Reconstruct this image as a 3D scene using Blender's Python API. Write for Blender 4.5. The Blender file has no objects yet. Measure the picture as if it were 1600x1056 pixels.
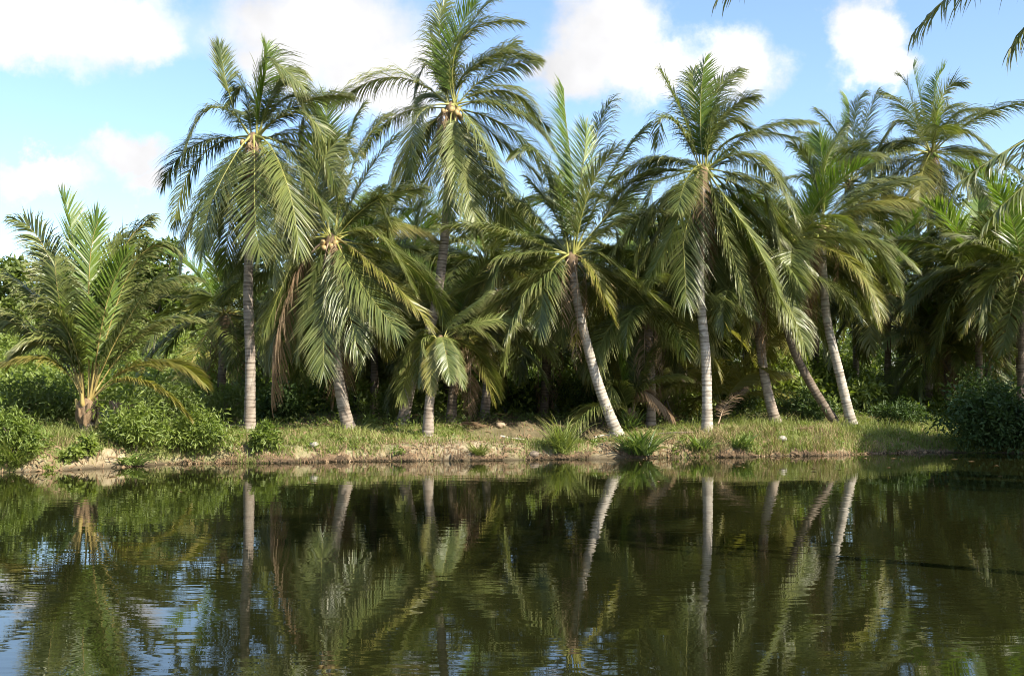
import bpy, math
import numpy as np
from mathutils import Vector

scene = bpy.context.scene
COL = scene.collection
R = math.radians
rng = np.random.default_rng(7)

# ------------------------------------------------------------------ camera
F, CX, CY, HZ, CAMH = 1715.0, 800.0, 528.0, 600.0, 2.3
PITCH = math.atan((HZ - CY) / F)
cam_d = bpy.data.cameras.new('camera')
cam = bpy.data.objects.new('camera', cam_d)
COL.objects.link(cam)
cam.location = (0, 0, CAMH)
cam.rotation_euler = (R(90) + PITCH, 0, 0)
cam_d.sensor_width = 36.0
cam_d.lens = 36.0 * F / 1600.0
cam_d.clip_end = 3000
scene.camera = cam

# ------------------------------------------------------------------ light
SUN_AZ = math.atan2(0.82, -0.57)        # from +Y clockwise: to the right and behind the camera
SUN_EL = R(40)
sun_d = bpy.data.lights.new('sun', 'SUN')
sun_d.energy = 5.0
sun_d.angle = R(0.53)
sun_d.color = (1.0, 0.93, 0.80)
sun = bpy.data.objects.new('sun', sun_d)
COL.objects.link(sun)
to_sun = Vector((math.sin(SUN_AZ) * math.cos(SUN_EL), math.cos(SUN_AZ) * math.cos(SUN_EL), math.sin(SUN_EL)))
sun.rotation_euler = to_sun.to_track_quat('Z', 'Y').to_euler()

scene.view_settings.view_transform = 'Standard'
scene.view_settings.look = 'None'
scene.view_settings.exposure = 1.25
scene.view_settings.gamma = 1.0
scene.view_settings.use_curve_mapping = False
scene.cycles.use_denoising = True
scene.cycles.filter_width = 1.0
scene.cycles.max_bounces = 6
scene.cycles.diffuse_bounces = 3
scene.cycles.glossy_bounces = 3
scene.cycles.transmission_bounces = 4
scene.cycles.sample_clamp_indirect = 6.0


def ray(px, py):
    x, y = (px - CX) / F, -(py - CY) / F
    c, s = math.cos(PITCH), math.sin(PITCH)
    return np.array([x, c - y * s, s + y * c])


def at(px, py, Y):
    """world point seen at pixel (px, py) of the 1600 px photograph, Y metres in front"""
    r = ray(px, py)
    return np.array([0, 0, CAMH]) + r * (Y / r[1])


# world: sky with clouds
world = bpy.data.worlds.new('World')
scene.world = world
world.use_nodes = True
wn, wl = world.node_tree.nodes, world.node_tree.links
wn.clear()


def N(tree_nodes, t, **kw):
    n = tree_nodes.new(t)
    for k, v in kw.items():
        setattr(n, k, v)
    return n


def build_world():
    out = N(wn, 'ShaderNodeOutputWorld')
    bg = N(wn, 'ShaderNodeBackground')
    bg.inputs['Strength'].default_value = 0.12
    sky = N(wn, 'ShaderNodeTexSky', sky_type='NISHITA', sun_disc=False)
    sky.sun_elevation = SUN_EL
    sky.sun_rotation = SUN_AZ
    sky.air_density = 1.0
    sky.dust_density = 1.0
    sky.ozone_density = 3.0
    geo = N(wn, 'ShaderNodeTexCoord')
    sep = N(wn, 'ShaderNodeSeparateXYZ')
    wl.new(geo.outputs['Generated'], sep.inputs[0])
    az = N(wn, 'ShaderNodeMath', operation='ARCTAN2')
    wl.new(sep.outputs[0], az.inputs[0]); wl.new(sep.outputs[1], az.inputs[1])
    el = N(wn, 'ShaderNodeMath', operation='ARCSINE')
    wl.new(sep.outputs[2], el.inputs[0])
    co = N(wn, 'ShaderNodeCombineXYZ')
    wl.new(az.outputs[0], co.inputs[0]); wl.new(el.outputs[0], co.inputs[1])
    # billow the coordinates with noise so that the outlines are ragged
    nz = N(wn, 'ShaderNodeTexNoise')
    nz.inputs['Scale'].default_value = 15.0
    nz.inputs['Detail'].default_value = 6.0
    nz.inputs['Roughness'].default_value = 0.62
    wl.new(geo.outputs['Generated'], nz.inputs['Vector'])
    sub = N(wn, 'ShaderNodeVectorMath', operation='SUBTRACT')
    sub.inputs[1].default_value = (0.5, 0.5, 0.5)
    wl.new(nz.outputs['Color'], sub.inputs[0])
    sc = N(wn, 'ShaderNodeVectorMath', operation='MULTIPLY')
    sc.inputs[1].default_value = (0.10, 0.08, 0.0)
    wl.new(sub.outputs[0], sc.inputs[0])
    wob = N(wn, 'ShaderNodeVectorMath', operation='ADD')
    wl.new(co.outputs[0], wob.inputs[0]); wl.new(sc.outputs[0], wob.inputs[1])
    blobs = []

    def px_blob(px, py, rx, ry):
        r = ray(px, py); r = r / np.linalg.norm(r)
        blobs.append((math.atan2(r[0], r[1]), math.asin(r[2]), rx / F, ry / F))
    for b in ((120, 30, 190, 80), (30, 60, 140, 45), (230, 70, 90, 40), (500, 40, 190, 100), (600, 120, 150, 75), (440, 100, 100, 50),
              (950, 60, 105, 100), (900, 110, 90, 60), (1010, 110, 90, 50), (1135, 105, 95, 62), (1350, 55, 62, 72), (1390, 110, 60, 40),
              (205, 250, 66, 36), (60, 270, 90, 24), (225, 285, 45, 20)):
        px_blob(*b)
    r2 = np.random.default_rng(3)
    for k in range(34):                  # the same broken cumulus goes on all round
        a = -math.pi + 2 * math.pi * (k + r2.random()) / 34
        e = 0.06 + 0.95 * r2.random() ** 1.3
        if abs(a) < 0.66 and e < 0.42:
            continue
        s = 0.07 + 0.06 * r2.random()
        blobs.append((a, e, s * 1.5 / max(0.4, math.cos(e)), s * 0.65))
    acc = None
    for (a, e, ra, re) in blobs:
        d = N(wn, 'ShaderNodeVectorMath', operation='SUBTRACT')
        d.inputs[1].default_value = (a, e, 0)
        wl.new(wob.outputs[0], d.inputs[0])
        m = N(wn, 'ShaderNodeVectorMath', operation='MULTIPLY')
        m.inputs[1].default_value = (1 / ra, 1 / re, 0)
        wl.new(d.outputs[0], m.inputs[0])
        ln = N(wn, 'ShaderNodeVectorMath', operation='LENGTH')
        wl.new(m.outputs[0], ln.inputs[0])
        if acc is None:
            acc = ln.outputs['Value']
        else:
            mn = N(wn, 'ShaderNodeMath', operation='SMOOTH_MIN')
            mn.inputs[2].default_value = 0.25
            wl.new(acc, mn.inputs[0]); wl.new(ln.outputs['Value'], mn.inputs[1])
            acc = mn.outputs[0]
    mr = N(wn, 'ShaderNodeMapRange', interpolation_type='SMOOTHSTEP')
    mr.inputs['From Min'].default_value = 1.1
    mr.inputs['From Max'].default_value = 0.45
    wl.new(acc, mr.inputs['Value'])
    # cloud body: soft grey modelling inside
    n2 = N(wn, 'ShaderNodeTexNoise')
    n2.inputs['Scale'].default_value = 7.0
    n2.inputs['Detail'].default_value = 5.0
    wl.new(geo.outputs['Generated'], n2.inputs['Vector'])
    cr = N(wn, 'ShaderNodeMapRange')
    cr.inputs['From Min'].default_value = 0.3
    cr.inputs['From Max'].default_value = 0.6
    cr.inputs['To Min'].default_value = 2.9
    cr.inputs['To Max'].default_value = 4.4
    wl.new(n2.outputs['Fac'], cr.inputs['Value'])
    cc = N(wn, 'ShaderNodeVectorMath', operation='SCALE')
    cc.inputs[0].default_value = (0.99, 0.985, 1.0)
    wl.new(cr.outputs[0], cc.inputs['Scale'])
    mx = N(wn, 'ShaderNodeMix', data_type='RGBA')
    wl.new(mr.outputs[0], mx.inputs['Factor'])
    wl.new(sky.outputs[0], mx.inputs['A'])
    wl.new(cc.outputs[0], mx.inputs['B'])
    wl.new(mx.outputs['Result'], bg.inputs['Color'])
    wl.new(bg.outputs[0], out.inputs[0])


build_world()

# ------------------------------------------------------------------ helpers


def mesh_np(name, V, faces, attrs=None, smooth=False, mats=(), mat_index=None):
    """faces: list of (n,k) int arrays"""
    me = bpy.data.meshes.new(name)
    V = np.asarray(V, dtype=np.float32)
    me.vertices.add(len(V))
    me.vertices.foreach_set('co', V.ravel())
    loops, starts, o = [], [], 0
    for f in faces:
        f = np.asarray(f, dtype=np.int32)
        if not len(f):
            continue
        n, k = f.shape
        loops.append(f.ravel())
        starts.append(np.arange(n, dtype=np.int32) * k + o)
        o += n * k
    loops = np.concatenate(loops); starts = np.concatenate(starts)
    me.loops.add(len(loops)); me.loops.foreach_set('vertex_index', loops)
    me.polygons.add(len(starts)); me.polygons.foreach_set('loop_start', starts)
    if mat_index is not None:
        me.polygons.foreach_set('material_index', np.asarray(mat_index, dtype=np.int32))
    me.update(calc_edges=True)
    if smooth:
        me.polygons.foreach_set('use_smooth', np.ones(len(starts), dtype=bool))
    for k, v in (attrs or {}).items():
        a = me.attributes.new(k, 'FLOAT', 'POINT')
        a.data.foreach_set('value', np.asarray(v, dtype=np.float32))
    for m in mats:
        me.materials.append(m)
    return me


def link(name, me, parent=None, loc=(0, 0, 0), rot=(0, 0, 0)):
    o = bpy.data.objects.new(name, me)
    COL.objects.link(o)
    if parent is not None:
        o.parent = parent
    o.location = loc
    o.rotation_euler = rot
    return o


def tag(o, label, cat, group=None, kind=None):
    o['label'] = label
    if cat: o['category'] = cat
    if group: o['group'] = group
    if kind: o['kind'] = kind
    return o


def copy_tree(o, parent=None):
    c = o.copy()
    COL.objects.link(c)
    c.parent = parent
    for ch in o.children:
        copy_tree(ch, c)
    return c


def norm(v):
    return v / np.maximum(np.linalg.norm(v, axis=-1, keepdims=True), 1e-9)


def sstep(a, b, x):
    t = np.clip((x - a) / (b - a), 0, 1)
    return t * t * (3 - 2 * t)


_perm = np.random.default_rng(11).random((256, 256))


def vnoise(x, y):
    x = np.asarray(x, float); y = np.asarray(y, float)
    xi, yi = np.floor(x).astype(int), np.floor(y).astype(int)
    fx, fy = x - xi, y - yi
    fx, fy = fx * fx * (3 - 2 * fx), fy * fy * (3 - 2 * fy)
    g = lambda a, b: _perm[a % 256, b % 256]
    return ((g(xi, yi) * (1 - fx) + g(xi + 1, yi) * fx) * (1 - fy) + (g(xi, yi + 1) * (1 - fx) + g(xi + 1, yi + 1) * fx) * fy)


def fbm(x, y, o=4):
    s, a, t = 0, 0.5, 0
    for k in range(o):
        s = s + a * vnoise(x * 2 ** k + 17 * k, y * 2 ** k + 31 * k); t += a; a *= 0.5
    return s / t


# ------------------------------------------------------------------ materials


def mat(name):
    m = bpy.data.materials.new(name)
    m.use_nodes = True
    nt = m.node_tree
    nt.nodes.clear()
    return m, nt.nodes, nt.links


def leaf_mat(name, c1, c2, tip=None, trans=0.3, rough=0.4, tcol=None, spec=0.5, nscale=1.3):
    m, n, l = mat(name)
    out = N(n, 'ShaderNodeOutputMaterial')
    oi = N(n, 'ShaderNodeObjectInfo')
    tc = N(n, 'ShaderNodeTexCoord')
    nz = N(n, 'ShaderNodeTexNoise')
    nz.inputs['Scale'].default_value = nscale
    nz.inputs['Detail'].default_value = 3.0
    l.new(tc.outputs['Object'], nz.inputs['Vector'])
    at_ = N(n, 'ShaderNodeAttribute', attribute_name='vary')
    add = N(n, 'ShaderNodeMath', operation='MULTIPLY_ADD')
    add.inputs[1].default_value = 0.35
    l.new(oi.outputs['Random'], add.inputs[0])
    ad2 = N(n, 'ShaderNodeMath', operation='MULTIPLY_ADD')
    ad2.inputs[1].default_value = 0.6
    l.new(at_.outputs['Fac'], ad2.inputs[0]); l.new(add.outputs[0], ad2.inputs[2])
    l.new(nz.outputs['Fac'], add.inputs[2])
    mr = N(n, 'ShaderNodeMapRange')
    mr.inputs['From Min'].default_value = 0.45
    mr.inputs['From Max'].default_value = 1.4
    l.new(ad2.outputs[0], mr.inputs['Value'])
    mx = N(n, 'ShaderNodeMix', data_type='RGBA')
    mx.inputs['A'].default_value = (*c1, 1); mx.inputs['B'].default_value = (*c2, 1)
    l.new(mr.outputs[0], mx.inputs['Factor'])
    col = mx.outputs['Result']
    if tip is not None:
        al = N(n, 'ShaderNodeAttribute', attribute_name='along')
        r2 = N(n, 'ShaderNodeMapRange')
        r2.inputs['From Min'].default_value = 0.62
        r2.inputs['From Max'].default_value = 1.1
        l.new(al.outputs['Fac'], r2.inputs['Value'])
        m2 = N(n, 'ShaderNodeMix', data_type='RGBA')
        l.new(r2.outputs[0], m2.inputs['Factor'])
        l.new(col, m2.inputs['A'])
        m2.inputs['B'].default_value = (*tip, 1)
        col = m2.outputs['Result']
    p = N(n, 'ShaderNodeBsdfPrincipled')
    p.inputs['Roughness'].default_value = rough
    p.inputs['Specular IOR Level'].default_value = spec
    l.new(col, p.inputs['Base Color'])
    t = N(n, 'ShaderNodeBsdfTranslucent')
    tm = N(n, 'ShaderNodeMix', data_type='RGBA', blend_type='MULTIPLY')
    tm.inputs['Factor'].default_value = 1.0
    l.new(col, tm.inputs['A'])
    tm.inputs['B'].default_value = (*(tcol or (1.5, 1.6, 0.7)), 1)
    l.new(tm.outputs['Result'], t.inputs['Color'])
    ms = N(n, 'ShaderNodeMixShader')
    ms.inputs[0].default_value = trans
    l.new(p.outputs[0], ms.inputs[1]); l.new(t.outputs[0], ms.inputs[2])
    l.new(ms.outputs[0], out.inputs[0])
    return m


LEAF = leaf_mat('palm_leaf', (0.042, 0.066, 0.015), (0.170, 0.190, 0.052), tip=(0.24, 0.22, 0.085), trans=0.22, rough=0.40, spec=0.45)
LEAF_NEW = leaf_mat('palm_leaf_new', (0.085, 0.150, 0.022), (0.155, 0.215, 0.035), tip=(0.2, 0.21, 0.06), trans=0.38, rough=0.38)
LEAF_OLD = leaf_mat('palm_leaf_old', (0.13, 0.145, 0.026), (0.22, 0.20, 0.042), tip=(0.25, 0.18, 0.06), trans=0.30, rough=0.45)
LEAF_DEAD = leaf_mat('palm_leaf_dead', (0.16, 0.10, 0.05), (0.28, 0.20, 0.12), trans=0.15, rough=0.8, tcol=(1.2, 1.0, 0.7), spec=0.2)
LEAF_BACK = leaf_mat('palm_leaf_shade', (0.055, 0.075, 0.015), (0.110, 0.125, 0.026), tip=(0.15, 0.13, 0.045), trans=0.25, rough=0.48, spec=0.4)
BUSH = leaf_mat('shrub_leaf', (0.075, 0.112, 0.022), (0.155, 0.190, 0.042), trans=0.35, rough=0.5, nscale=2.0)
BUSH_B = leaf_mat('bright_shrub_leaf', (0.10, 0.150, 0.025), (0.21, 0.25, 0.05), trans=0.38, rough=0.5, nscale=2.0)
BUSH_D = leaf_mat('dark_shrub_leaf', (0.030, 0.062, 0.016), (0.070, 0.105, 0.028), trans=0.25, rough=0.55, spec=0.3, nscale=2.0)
BLADE = leaf_mat('blade_leaf', (0.075, 0.125, 0.030), (0.17, 0.22, 0.06), tip=(0.24, 0.24, 0.08), trans=0.3, rough=0.38)
GRASS = leaf_mat('grass_blade', (0.10, 0.145, 0.028), (0.23, 0.25, 0.07), tip=(0.36, 0.31, 0.15), trans=0.35, rough=0.6, spec=0.25, nscale=0.5)
STRAW = leaf_mat('dry_grass', (0.24, 0.19, 0.09), (0.40, 0.32, 0.17), trans=0.25, rough=0.8, spec=0.1, nscale=0.5, tcol=(1.1, 1.0, 0.7))


def simple_mat(name, c1, c2, scale=6.0, rough=0.8, bump=0.3, bscale=None, spec=0.3, detail=6, stretch=(1, 1, 1), coord='Object'):
    m, n, l = mat(name)
    out = N(n, 'ShaderNodeOutputMaterial')
    p = N(n, 'ShaderNodeBsdfPrincipled')
    tc = N(n, 'ShaderNodeTexCoord')
    mp = N(n, 'ShaderNodeMapping')
    mp.inputs['Scale'].default_value = stretch
    l.new(tc.outputs[coord], mp.inputs[0])
    nz = N(n, 'ShaderNodeTexNoise')
    nz.inputs['Scale'].default_value = scale
    nz.inputs['Detail'].default_value = detail
    nz.inputs['Roughness'].default_value = 0.65
    l.new(mp.outputs[0], nz.inputs['Vector'])
    mr = N(n, 'ShaderNodeMapRange')
    mr.inputs['From Min'].default_value = 0.32
    mr.inputs['From Max'].default_value = 0.68
    l.new(nz.outputs['Fac'], mr.inputs['Value'])
    mx = N(n, 'ShaderNodeMix', data_type='RGBA')
    mx.inputs['A'].default_value = (*c1, 1); mx.inputs['B'].default_value = (*c2, 1)
    l.new(mr.outputs[0], mx.inputs['Factor'])
    l.new(mx.outputs['Result'], p.inputs['Base Color'])
    p.inputs['Roughness'].default_value = rough
    p.inputs['Specular IOR Level'].default_value = spec
    if bump:
        b = N(n, 'ShaderNodeBump')
        b.inputs['Strength'].default_value = bump
        b.inputs['Distance'].default_value = 0.05
        n2 = N(n, 'ShaderNodeTexNoise')
        n2.inputs['Scale'].default_value = bscale or scale * 3
        n2.inputs['Detail'].default_value = 5
        l.new(mp.outputs[0], n2.inputs['Vector'])
        l.new(n2.outputs['Fac'], b.inputs['Height'])
        l.new(b.outputs[0], p.inputs['Normal'])
    l.new(p.outputs[0], out.inputs[0])
    return m


MIDRIB = simple_mat('midrib', (0.20, 0.20, 0.045), (0.30, 0.285, 0.075), scale=3, rough=0.45, bump=0)
MIDRIB_DEAD = simple_mat('dead_midrib', (0.22, 0.15, 0.09), (0.34, 0.26, 0.18), scale=3, rough=0.8, bump=0)
MIDRIB_ORANGE = simple_mat('orange_midrib', (0.27, 0.19, 0.06), (0.37, 0.30, 0.11), scale=3, rough=0.45, bump=0)
FIBRE = simple_mat('crown_fibre', (0.10, 0.062, 0.035), (0.26, 0.18, 0.10), scale=9, rough=0.9, stretch=(4, 4, 0.6))
NUT_GREEN = simple_mat('green_coconut', (0.14, 0.20, 0.035), (0.26, 0.28, 0.06), scale=4, rough=0.4, bump=0)
NUT_TAN = simple_mat('tan_coconut', (0.30, 0.20, 0.08), (0.42, 0.30, 0.13), scale=5, rough=0.5, bump=0)
WOOD = simple_mat('branch_wood', (0.10, 0.075, 0.05), (0.20, 0.16, 0.12), scale=8, rough=0.9)
PALEWOOD = simple_mat('bleached_wood', (0.36, 0.31, 0.25), (0.52, 0.47, 0.40), scale=8, rough=0.9)
STONE = simple_mat('pale_stone', (0.20, 0.18, 0.14), (0.34, 0.31, 0.26), scale=6, rough=0.9)
ROOT = simple_mat('root_fibre', (0.055, 0.038, 0.022), (0.20, 0.13, 0.07), scale=5, rough=0.95, bump=0)


def trunk_mat(name, c1, c2, c3):
    """ringed palm bark: base tone, darker leaf scars, pale lichen"""
    m, n, l = mat(name)
    out = N(n, 'ShaderNodeOutputMaterial')
    p = N(n, 'ShaderNodeBsdfPrincipled')
    p.inputs['Roughness'].default_value = 0.9
    p.inputs['Specular IOR Level'].default_value = 0.2
    tc = N(n, 'ShaderNodeTexCoord')
    n1 = N(n, 'ShaderNodeTexNoise'); n1.inputs['Scale'].default_value = 2.1; n1.inputs['Detail'].default_value = 7
    n1.inputs['Roughness'].default_value = 0.7
    l.new(tc.outputs['Object'], n1.inputs['Vector'])
    mp = N(n, 'ShaderNodeMapping'); mp.inputs['Scale'].default_value = (2.5, 2.5, 14)
    l.new(tc.outputs['Object'], mp.inputs[0])
    n2 = N(n, 'ShaderNodeTexNoise'); n2.inputs['Scale'].default_value = 1.6; n2.inputs['Detail'].default_value = 4
    l.new(mp.outputs[0], n2.inputs['Vector'])
    ring = N(n, 'ShaderNodeAttribute', attribute_name='ring')
    r1 = N(n, 'ShaderNodeMapRange'); r1.inputs['From Min'].default_value = 0.38; r1.inputs['From Max'].default_value = 0.62
    l.new(n1.outputs['Fac'], r1.inputs['Value'])
    mx = N(n, 'ShaderNodeMix', data_type='RGBA')
    mx.inputs['A'].default_value = (*c1, 1); mx.inputs['B'].default_value = (*c3, 1)
    l.new(r1.outputs[0], mx.inputs['Factor'])
    r2 = N(n, 'ShaderNodeMapRange'); r2.inputs['From Min'].default_value = 0.45; r2.inputs['From Max'].default_value = 0.68
    l.new(n2.outputs['Fac'], r2.inputs['Value'])
    mul = N(n, 'ShaderNodeMath', operation='MULTIPLY_ADD'); mul.inputs[1].default_value = 0.75
    l.new(ring.outputs['Fac'], mul.inputs[0]); 
    mm = N(n, 'ShaderNodeMath', operation='MULTIPLY'); mm.inputs[1].default_value = 0.5
    l.new(r2.outputs[0], mm.inputs[0]); l.new(mm.outputs[0], mul.inputs[2])
    m2 = N(n, 'ShaderNodeMix', data_type='RGBA')
    l.new(mul.outputs[0], m2.inputs['Factor'])
    l.new(mx.outputs['Result'], m2.inputs['A'])
    m2.inputs['B'].default_value = (*c2, 1)
    l.new(m2.outputs['Result'], p.inputs['Base Color'])
    b = N(n, 'ShaderNodeBump'); b.inputs['Strength'].default_value = 0.5; b.inputs['Distance'].default_value = 0.03
    l.new(n2.outputs['Fac'], b.inputs['Height'])
    l.new(b.outputs[0], p.inputs['Normal'])
    l.new(p.outputs[0], out.inputs[0])
    return m


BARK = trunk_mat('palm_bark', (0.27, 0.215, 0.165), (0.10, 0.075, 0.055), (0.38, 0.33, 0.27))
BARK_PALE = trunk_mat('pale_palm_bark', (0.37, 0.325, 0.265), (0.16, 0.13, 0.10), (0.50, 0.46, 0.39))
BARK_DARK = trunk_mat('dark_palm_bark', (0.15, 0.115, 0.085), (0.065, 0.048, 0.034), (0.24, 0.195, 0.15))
TREEBARK = simple_mat('tree_bark', (0.12, 0.09, 0.065), (0.24, 0.20, 0.16), scale=5, rough=0.95, stretch=(3, 3, 0.7))

# ------------------------------------------------------------------ terrain
_SX = np.array([-300, 0, 60, 150, 260, 350, 450, 600, 800, 950, 1100, 1200, 1300, 1360, 1450, 1600, 1900])
_SY = np.array([742, 738, 735.5, 732, 725, 723, 722, 720, 718, 716, 714, 712, 711, 708, 706, 708, 708.])
_shore_pts = np.array([at(px, py, F * CAMH / (py - HZ) * 1.0)[:2] for px, py in zip(_SX, _SY)])
_shore_pts[:, 1] = F * CAMH / (_SY - HZ)
_shore_pts[:, 0] = (_SX - CX) / F * _shore_pts[:, 1]
_shore_x = np.concatenate([[-200, -60], _shore_pts[:, 0], [60]])
_shore_y = np.concatenate([[30, 28], _shore_pts[:, 1], [40]])


def shore(x):
    x = np.asarray(x, float)
    return np.interp(x, _shore_x, _shore_y) + 0.35 * (fbm(x * 0.55, 3.3, 4) - 0.5) + 0.25 * (fbm(x * 2.1, 9.3, 3) - 0.5)


def inland(x, y):
    """distance to the water's edge, positive on land"""
    d_far = y - shore(x)
    d_right = (x - (0.55 * y + 2.0)) * 0.876 + 0.6 * (fbm(y * 0.3, 5.1) - 0.5)
    d_near = 1.6 - y + 0.4 * (fbm(x * 0.3, 1.1) - 0.5)
    d_left = -55 - x
    return np.maximum(np.maximum(d_far, d_right), np.maximum(d_near, d_left))


def pxx(x, y):
    return CX + F * x / np.maximum(y, 1)


def ground(x, y):
    x = np.asarray(x, float); y = np.asarray(y, float)
    d = inland(x, y)
    p = pxx(x, y)
    # how abruptly the bank rises: cut face in the middle, slopes left and right
    w = 0.72 + 0.4 * sstep(1120, 1330, p) + 0.22 * sstep(330, 150, p)
    hb = 0.43 + 0.16 * sstep(1060, 1150, p) * sstep(1400, 1300, p) + 0.12 * sstep(330, 120, p) + 0.16 * (fbm(x * 0.7, 2.2) - 0.5)
    hb = hb - 0.22 * sstep(1400, 1500, p)
    dd = d + 0.62 * (fbm(x * 1.3, y * 1.3 + 40) - 0.5) + 0.20 * (fbm(x * 4.2, y * 4.2) - 0.5)
    z = np.where(d < 0, np.maximum(-1.0, 0.6 * d), 0)
    face = hb * sstep(0.0, 1.0, dd / w) ** 0.8
    z = z + face * (d > -0.4)
    z = z + 0.20 * sstep(0.6, 5, d) + 0.026 * np.clip(d, 0, 24) + 0.004 * np.clip(d - 24, 0, 300)
    z = z + sstep(0.1, 1.5, d) * (0.18 * (fbm(x * 0.8, y * 0.8 + 7) - 0.5) + 0.10 * (fbm(x * 3.0, y * 3.0) - 0.5))
    z = z + sstep(-0.1, 0.3, d) * 0.09 * (fbm(x * 6, y * 6, 2) - 0.5)
    # hollow behind the berm, right of the middle, with an eroded rear bank
    cx_ = (p - 850) / 115.0
    hollow = np.exp(-cx_ ** 4) * sstep(1.3, 2.3, d) * (1 - sstep(4.3, 5.3, d))
    z = z - hollow * (0.55 + 0.3 * (fbm(x * 1.4, y * 1.4 + 90) - 0.5))
    mound = np.exp(-((p - 800) / 150.0) ** 2) * sstep(4.6, 5.6, d) * (1 - sstep(8, 12, d))
    z = z + mound * (0.04 + 0.5 * (fbm(x * 1.1, y * 1.1 + 33) - 0.5)) + mound * 0.30 * (np.abs(fbm(x * 1.6 + 0.7 * y, y * 1.3, 3) - 0.5) * 2 - 0.2)
    return z


def solve_base(px, py, lo=29.0, hi=90.0):
    """where the line of sight through a pixel meets the ground"""
    ys = np.arange(lo, hi, 0.05)
    r = ray(px, py)
    t = ys / r[1]
    xs, zs = r[0] * t, CAMH + r[2] * t
    hit = np.nonzero(zs <= ground(xs, ys))[0]
    k = hit[0] if len(hit) else len(ys) - 1
    return np.array([xs[k], ys[k], float(ground(xs[k], ys[k]))])


def soil_mat():
    m, n, l = mat('bank_soil')
    out = N(n, 'ShaderNodeOutputMaterial')
    p = N(n, 'ShaderNodeBsdfPrincipled')
    p.inputs['Roughness'].default_value = 0.95
    p.inputs['Specular IOR Level'].default_value = 0.15
    tc = N(n, 'ShaderNodeTexCoord')

    def noise(scale, detail=6, rough=0.65):
        q = N(n, 'ShaderNodeTexNoise')
        q.inputs['Scale'].default_value = scale; q.inputs['Detail'].default_value = detail
        q.inputs['Roughness'].default_value = rough
        l.new(tc.outputs['Object'], q.inputs['Vector'])
        return q.outputs['Fac']

    def rng_(v, a, b):
        q = N(n, 'ShaderNodeMapRange')
        q.inputs['From Min'].default_value = a; q.inputs['From Max'].default_value = b
        l.new(v, q.inputs['Value'])
        return q.outputs[0]

    def mix(f, A, B):
        q = N(n, 'ShaderNodeMix', data_type='RGBA')
        l.new(f, q.inputs['Factor'])
        for s, v in (('A', A), ('B', B)):
            if isinstance(v, tuple): q.inputs[s].default_value = (*v, 1)
            else: l.new(v, q.inputs[s])
        return q.outputs['Result']
    soil = mix(rng_(noise(2.3), 0.35, 0.65), (0.22, 0.168, 0.098), (0.38, 0.315, 0.205))
    soil = mix(rng_(noise(14), 0.55, 0.72), soil, (0.20, 0.145, 0.09))
    wet_shade = N(n, 'ShaderNodeAttribute', attribute_name='wet_shade')
    soil = mix(wet_shade.outputs['Fac'], soil, (0.060, 0.045, 0.026))  # one dark tone serves the damp waterline and the mound's painted shade
    gr = N(n, 'ShaderNodeAttribute', attribute_name='grass')
    green = mix(rng_(noise(5), 0.35, 0.65), (0.075, 0.11, 0.025), (0.20, 0.19, 0.065))
    col = mix(gr.outputs['Fac'], soil, green)
    li = N(n, 'ShaderNodeAttribute', attribute_name='litter')
    litter = mix(rng_(noise(9), 0.4, 0.6), (0.055, 0.048, 0.022), (0.13, 0.10, 0.055))
    col = mix(li.outputs['Fac'], col, litter)
    l.new(col, p.inputs['Base Color'])
    b = N(n, 'ShaderNodeBump'); b.inputs['Strength'].default_value = 0.7; b.inputs['Distance'].default_value = 0.06
    l.new(noise(11, 8, 0.75), b.inputs['Height'])
    l.new(b.outputs[0], p.inputs['Normal'])
    l.new(p.outputs[0], out.inputs[0])
    return m


def grass_mask(x, y):
    """where grass covers the soil, 0..1"""
    d = inland(x, y); p = pxx(x, y)
    n1 = fbm(x * 0.9, y * 0.9 + 3, 4)
    g = sstep(0.15, 0.65, d + 1.7 * (n1 - 0.5))
    bare = np.exp(-((p - 720) / 150.0) ** 2) * (1 - sstep(1.9, 2.8, d + 1.6 * (n1 - 0.5)))
    bare = np.maximum(bare, np.exp(-((p - 1000) / 75.0) ** 2) * (1 - sstep(2.2, 3.2, d)))
    bare = np.maximum(bare, 0.8 * np.exp(-((p - 400) / 100.0) ** 2) * (1 - sstep(0.6, 1.4, d)))
    bare = np.maximum(bare, np.exp(-((p - 860) / 130.0) ** 4) * sstep(1.5, 2.2, d) * (1 - sstep(6.0, 7.5, d)))
    bare = np.maximum(bare, 0.9 * np.exp(-((p - 1290) / 26.0) ** 2) * np.exp(-((d - 1.0) / 0.6) ** 2))
    g = np.maximum(g, sstep(1120, 1190, p) * sstep(0.05, 0.35, d) * (p < 1650))
    return np.clip(g * (1 - 0.88 * bare), 0, 1)


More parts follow.
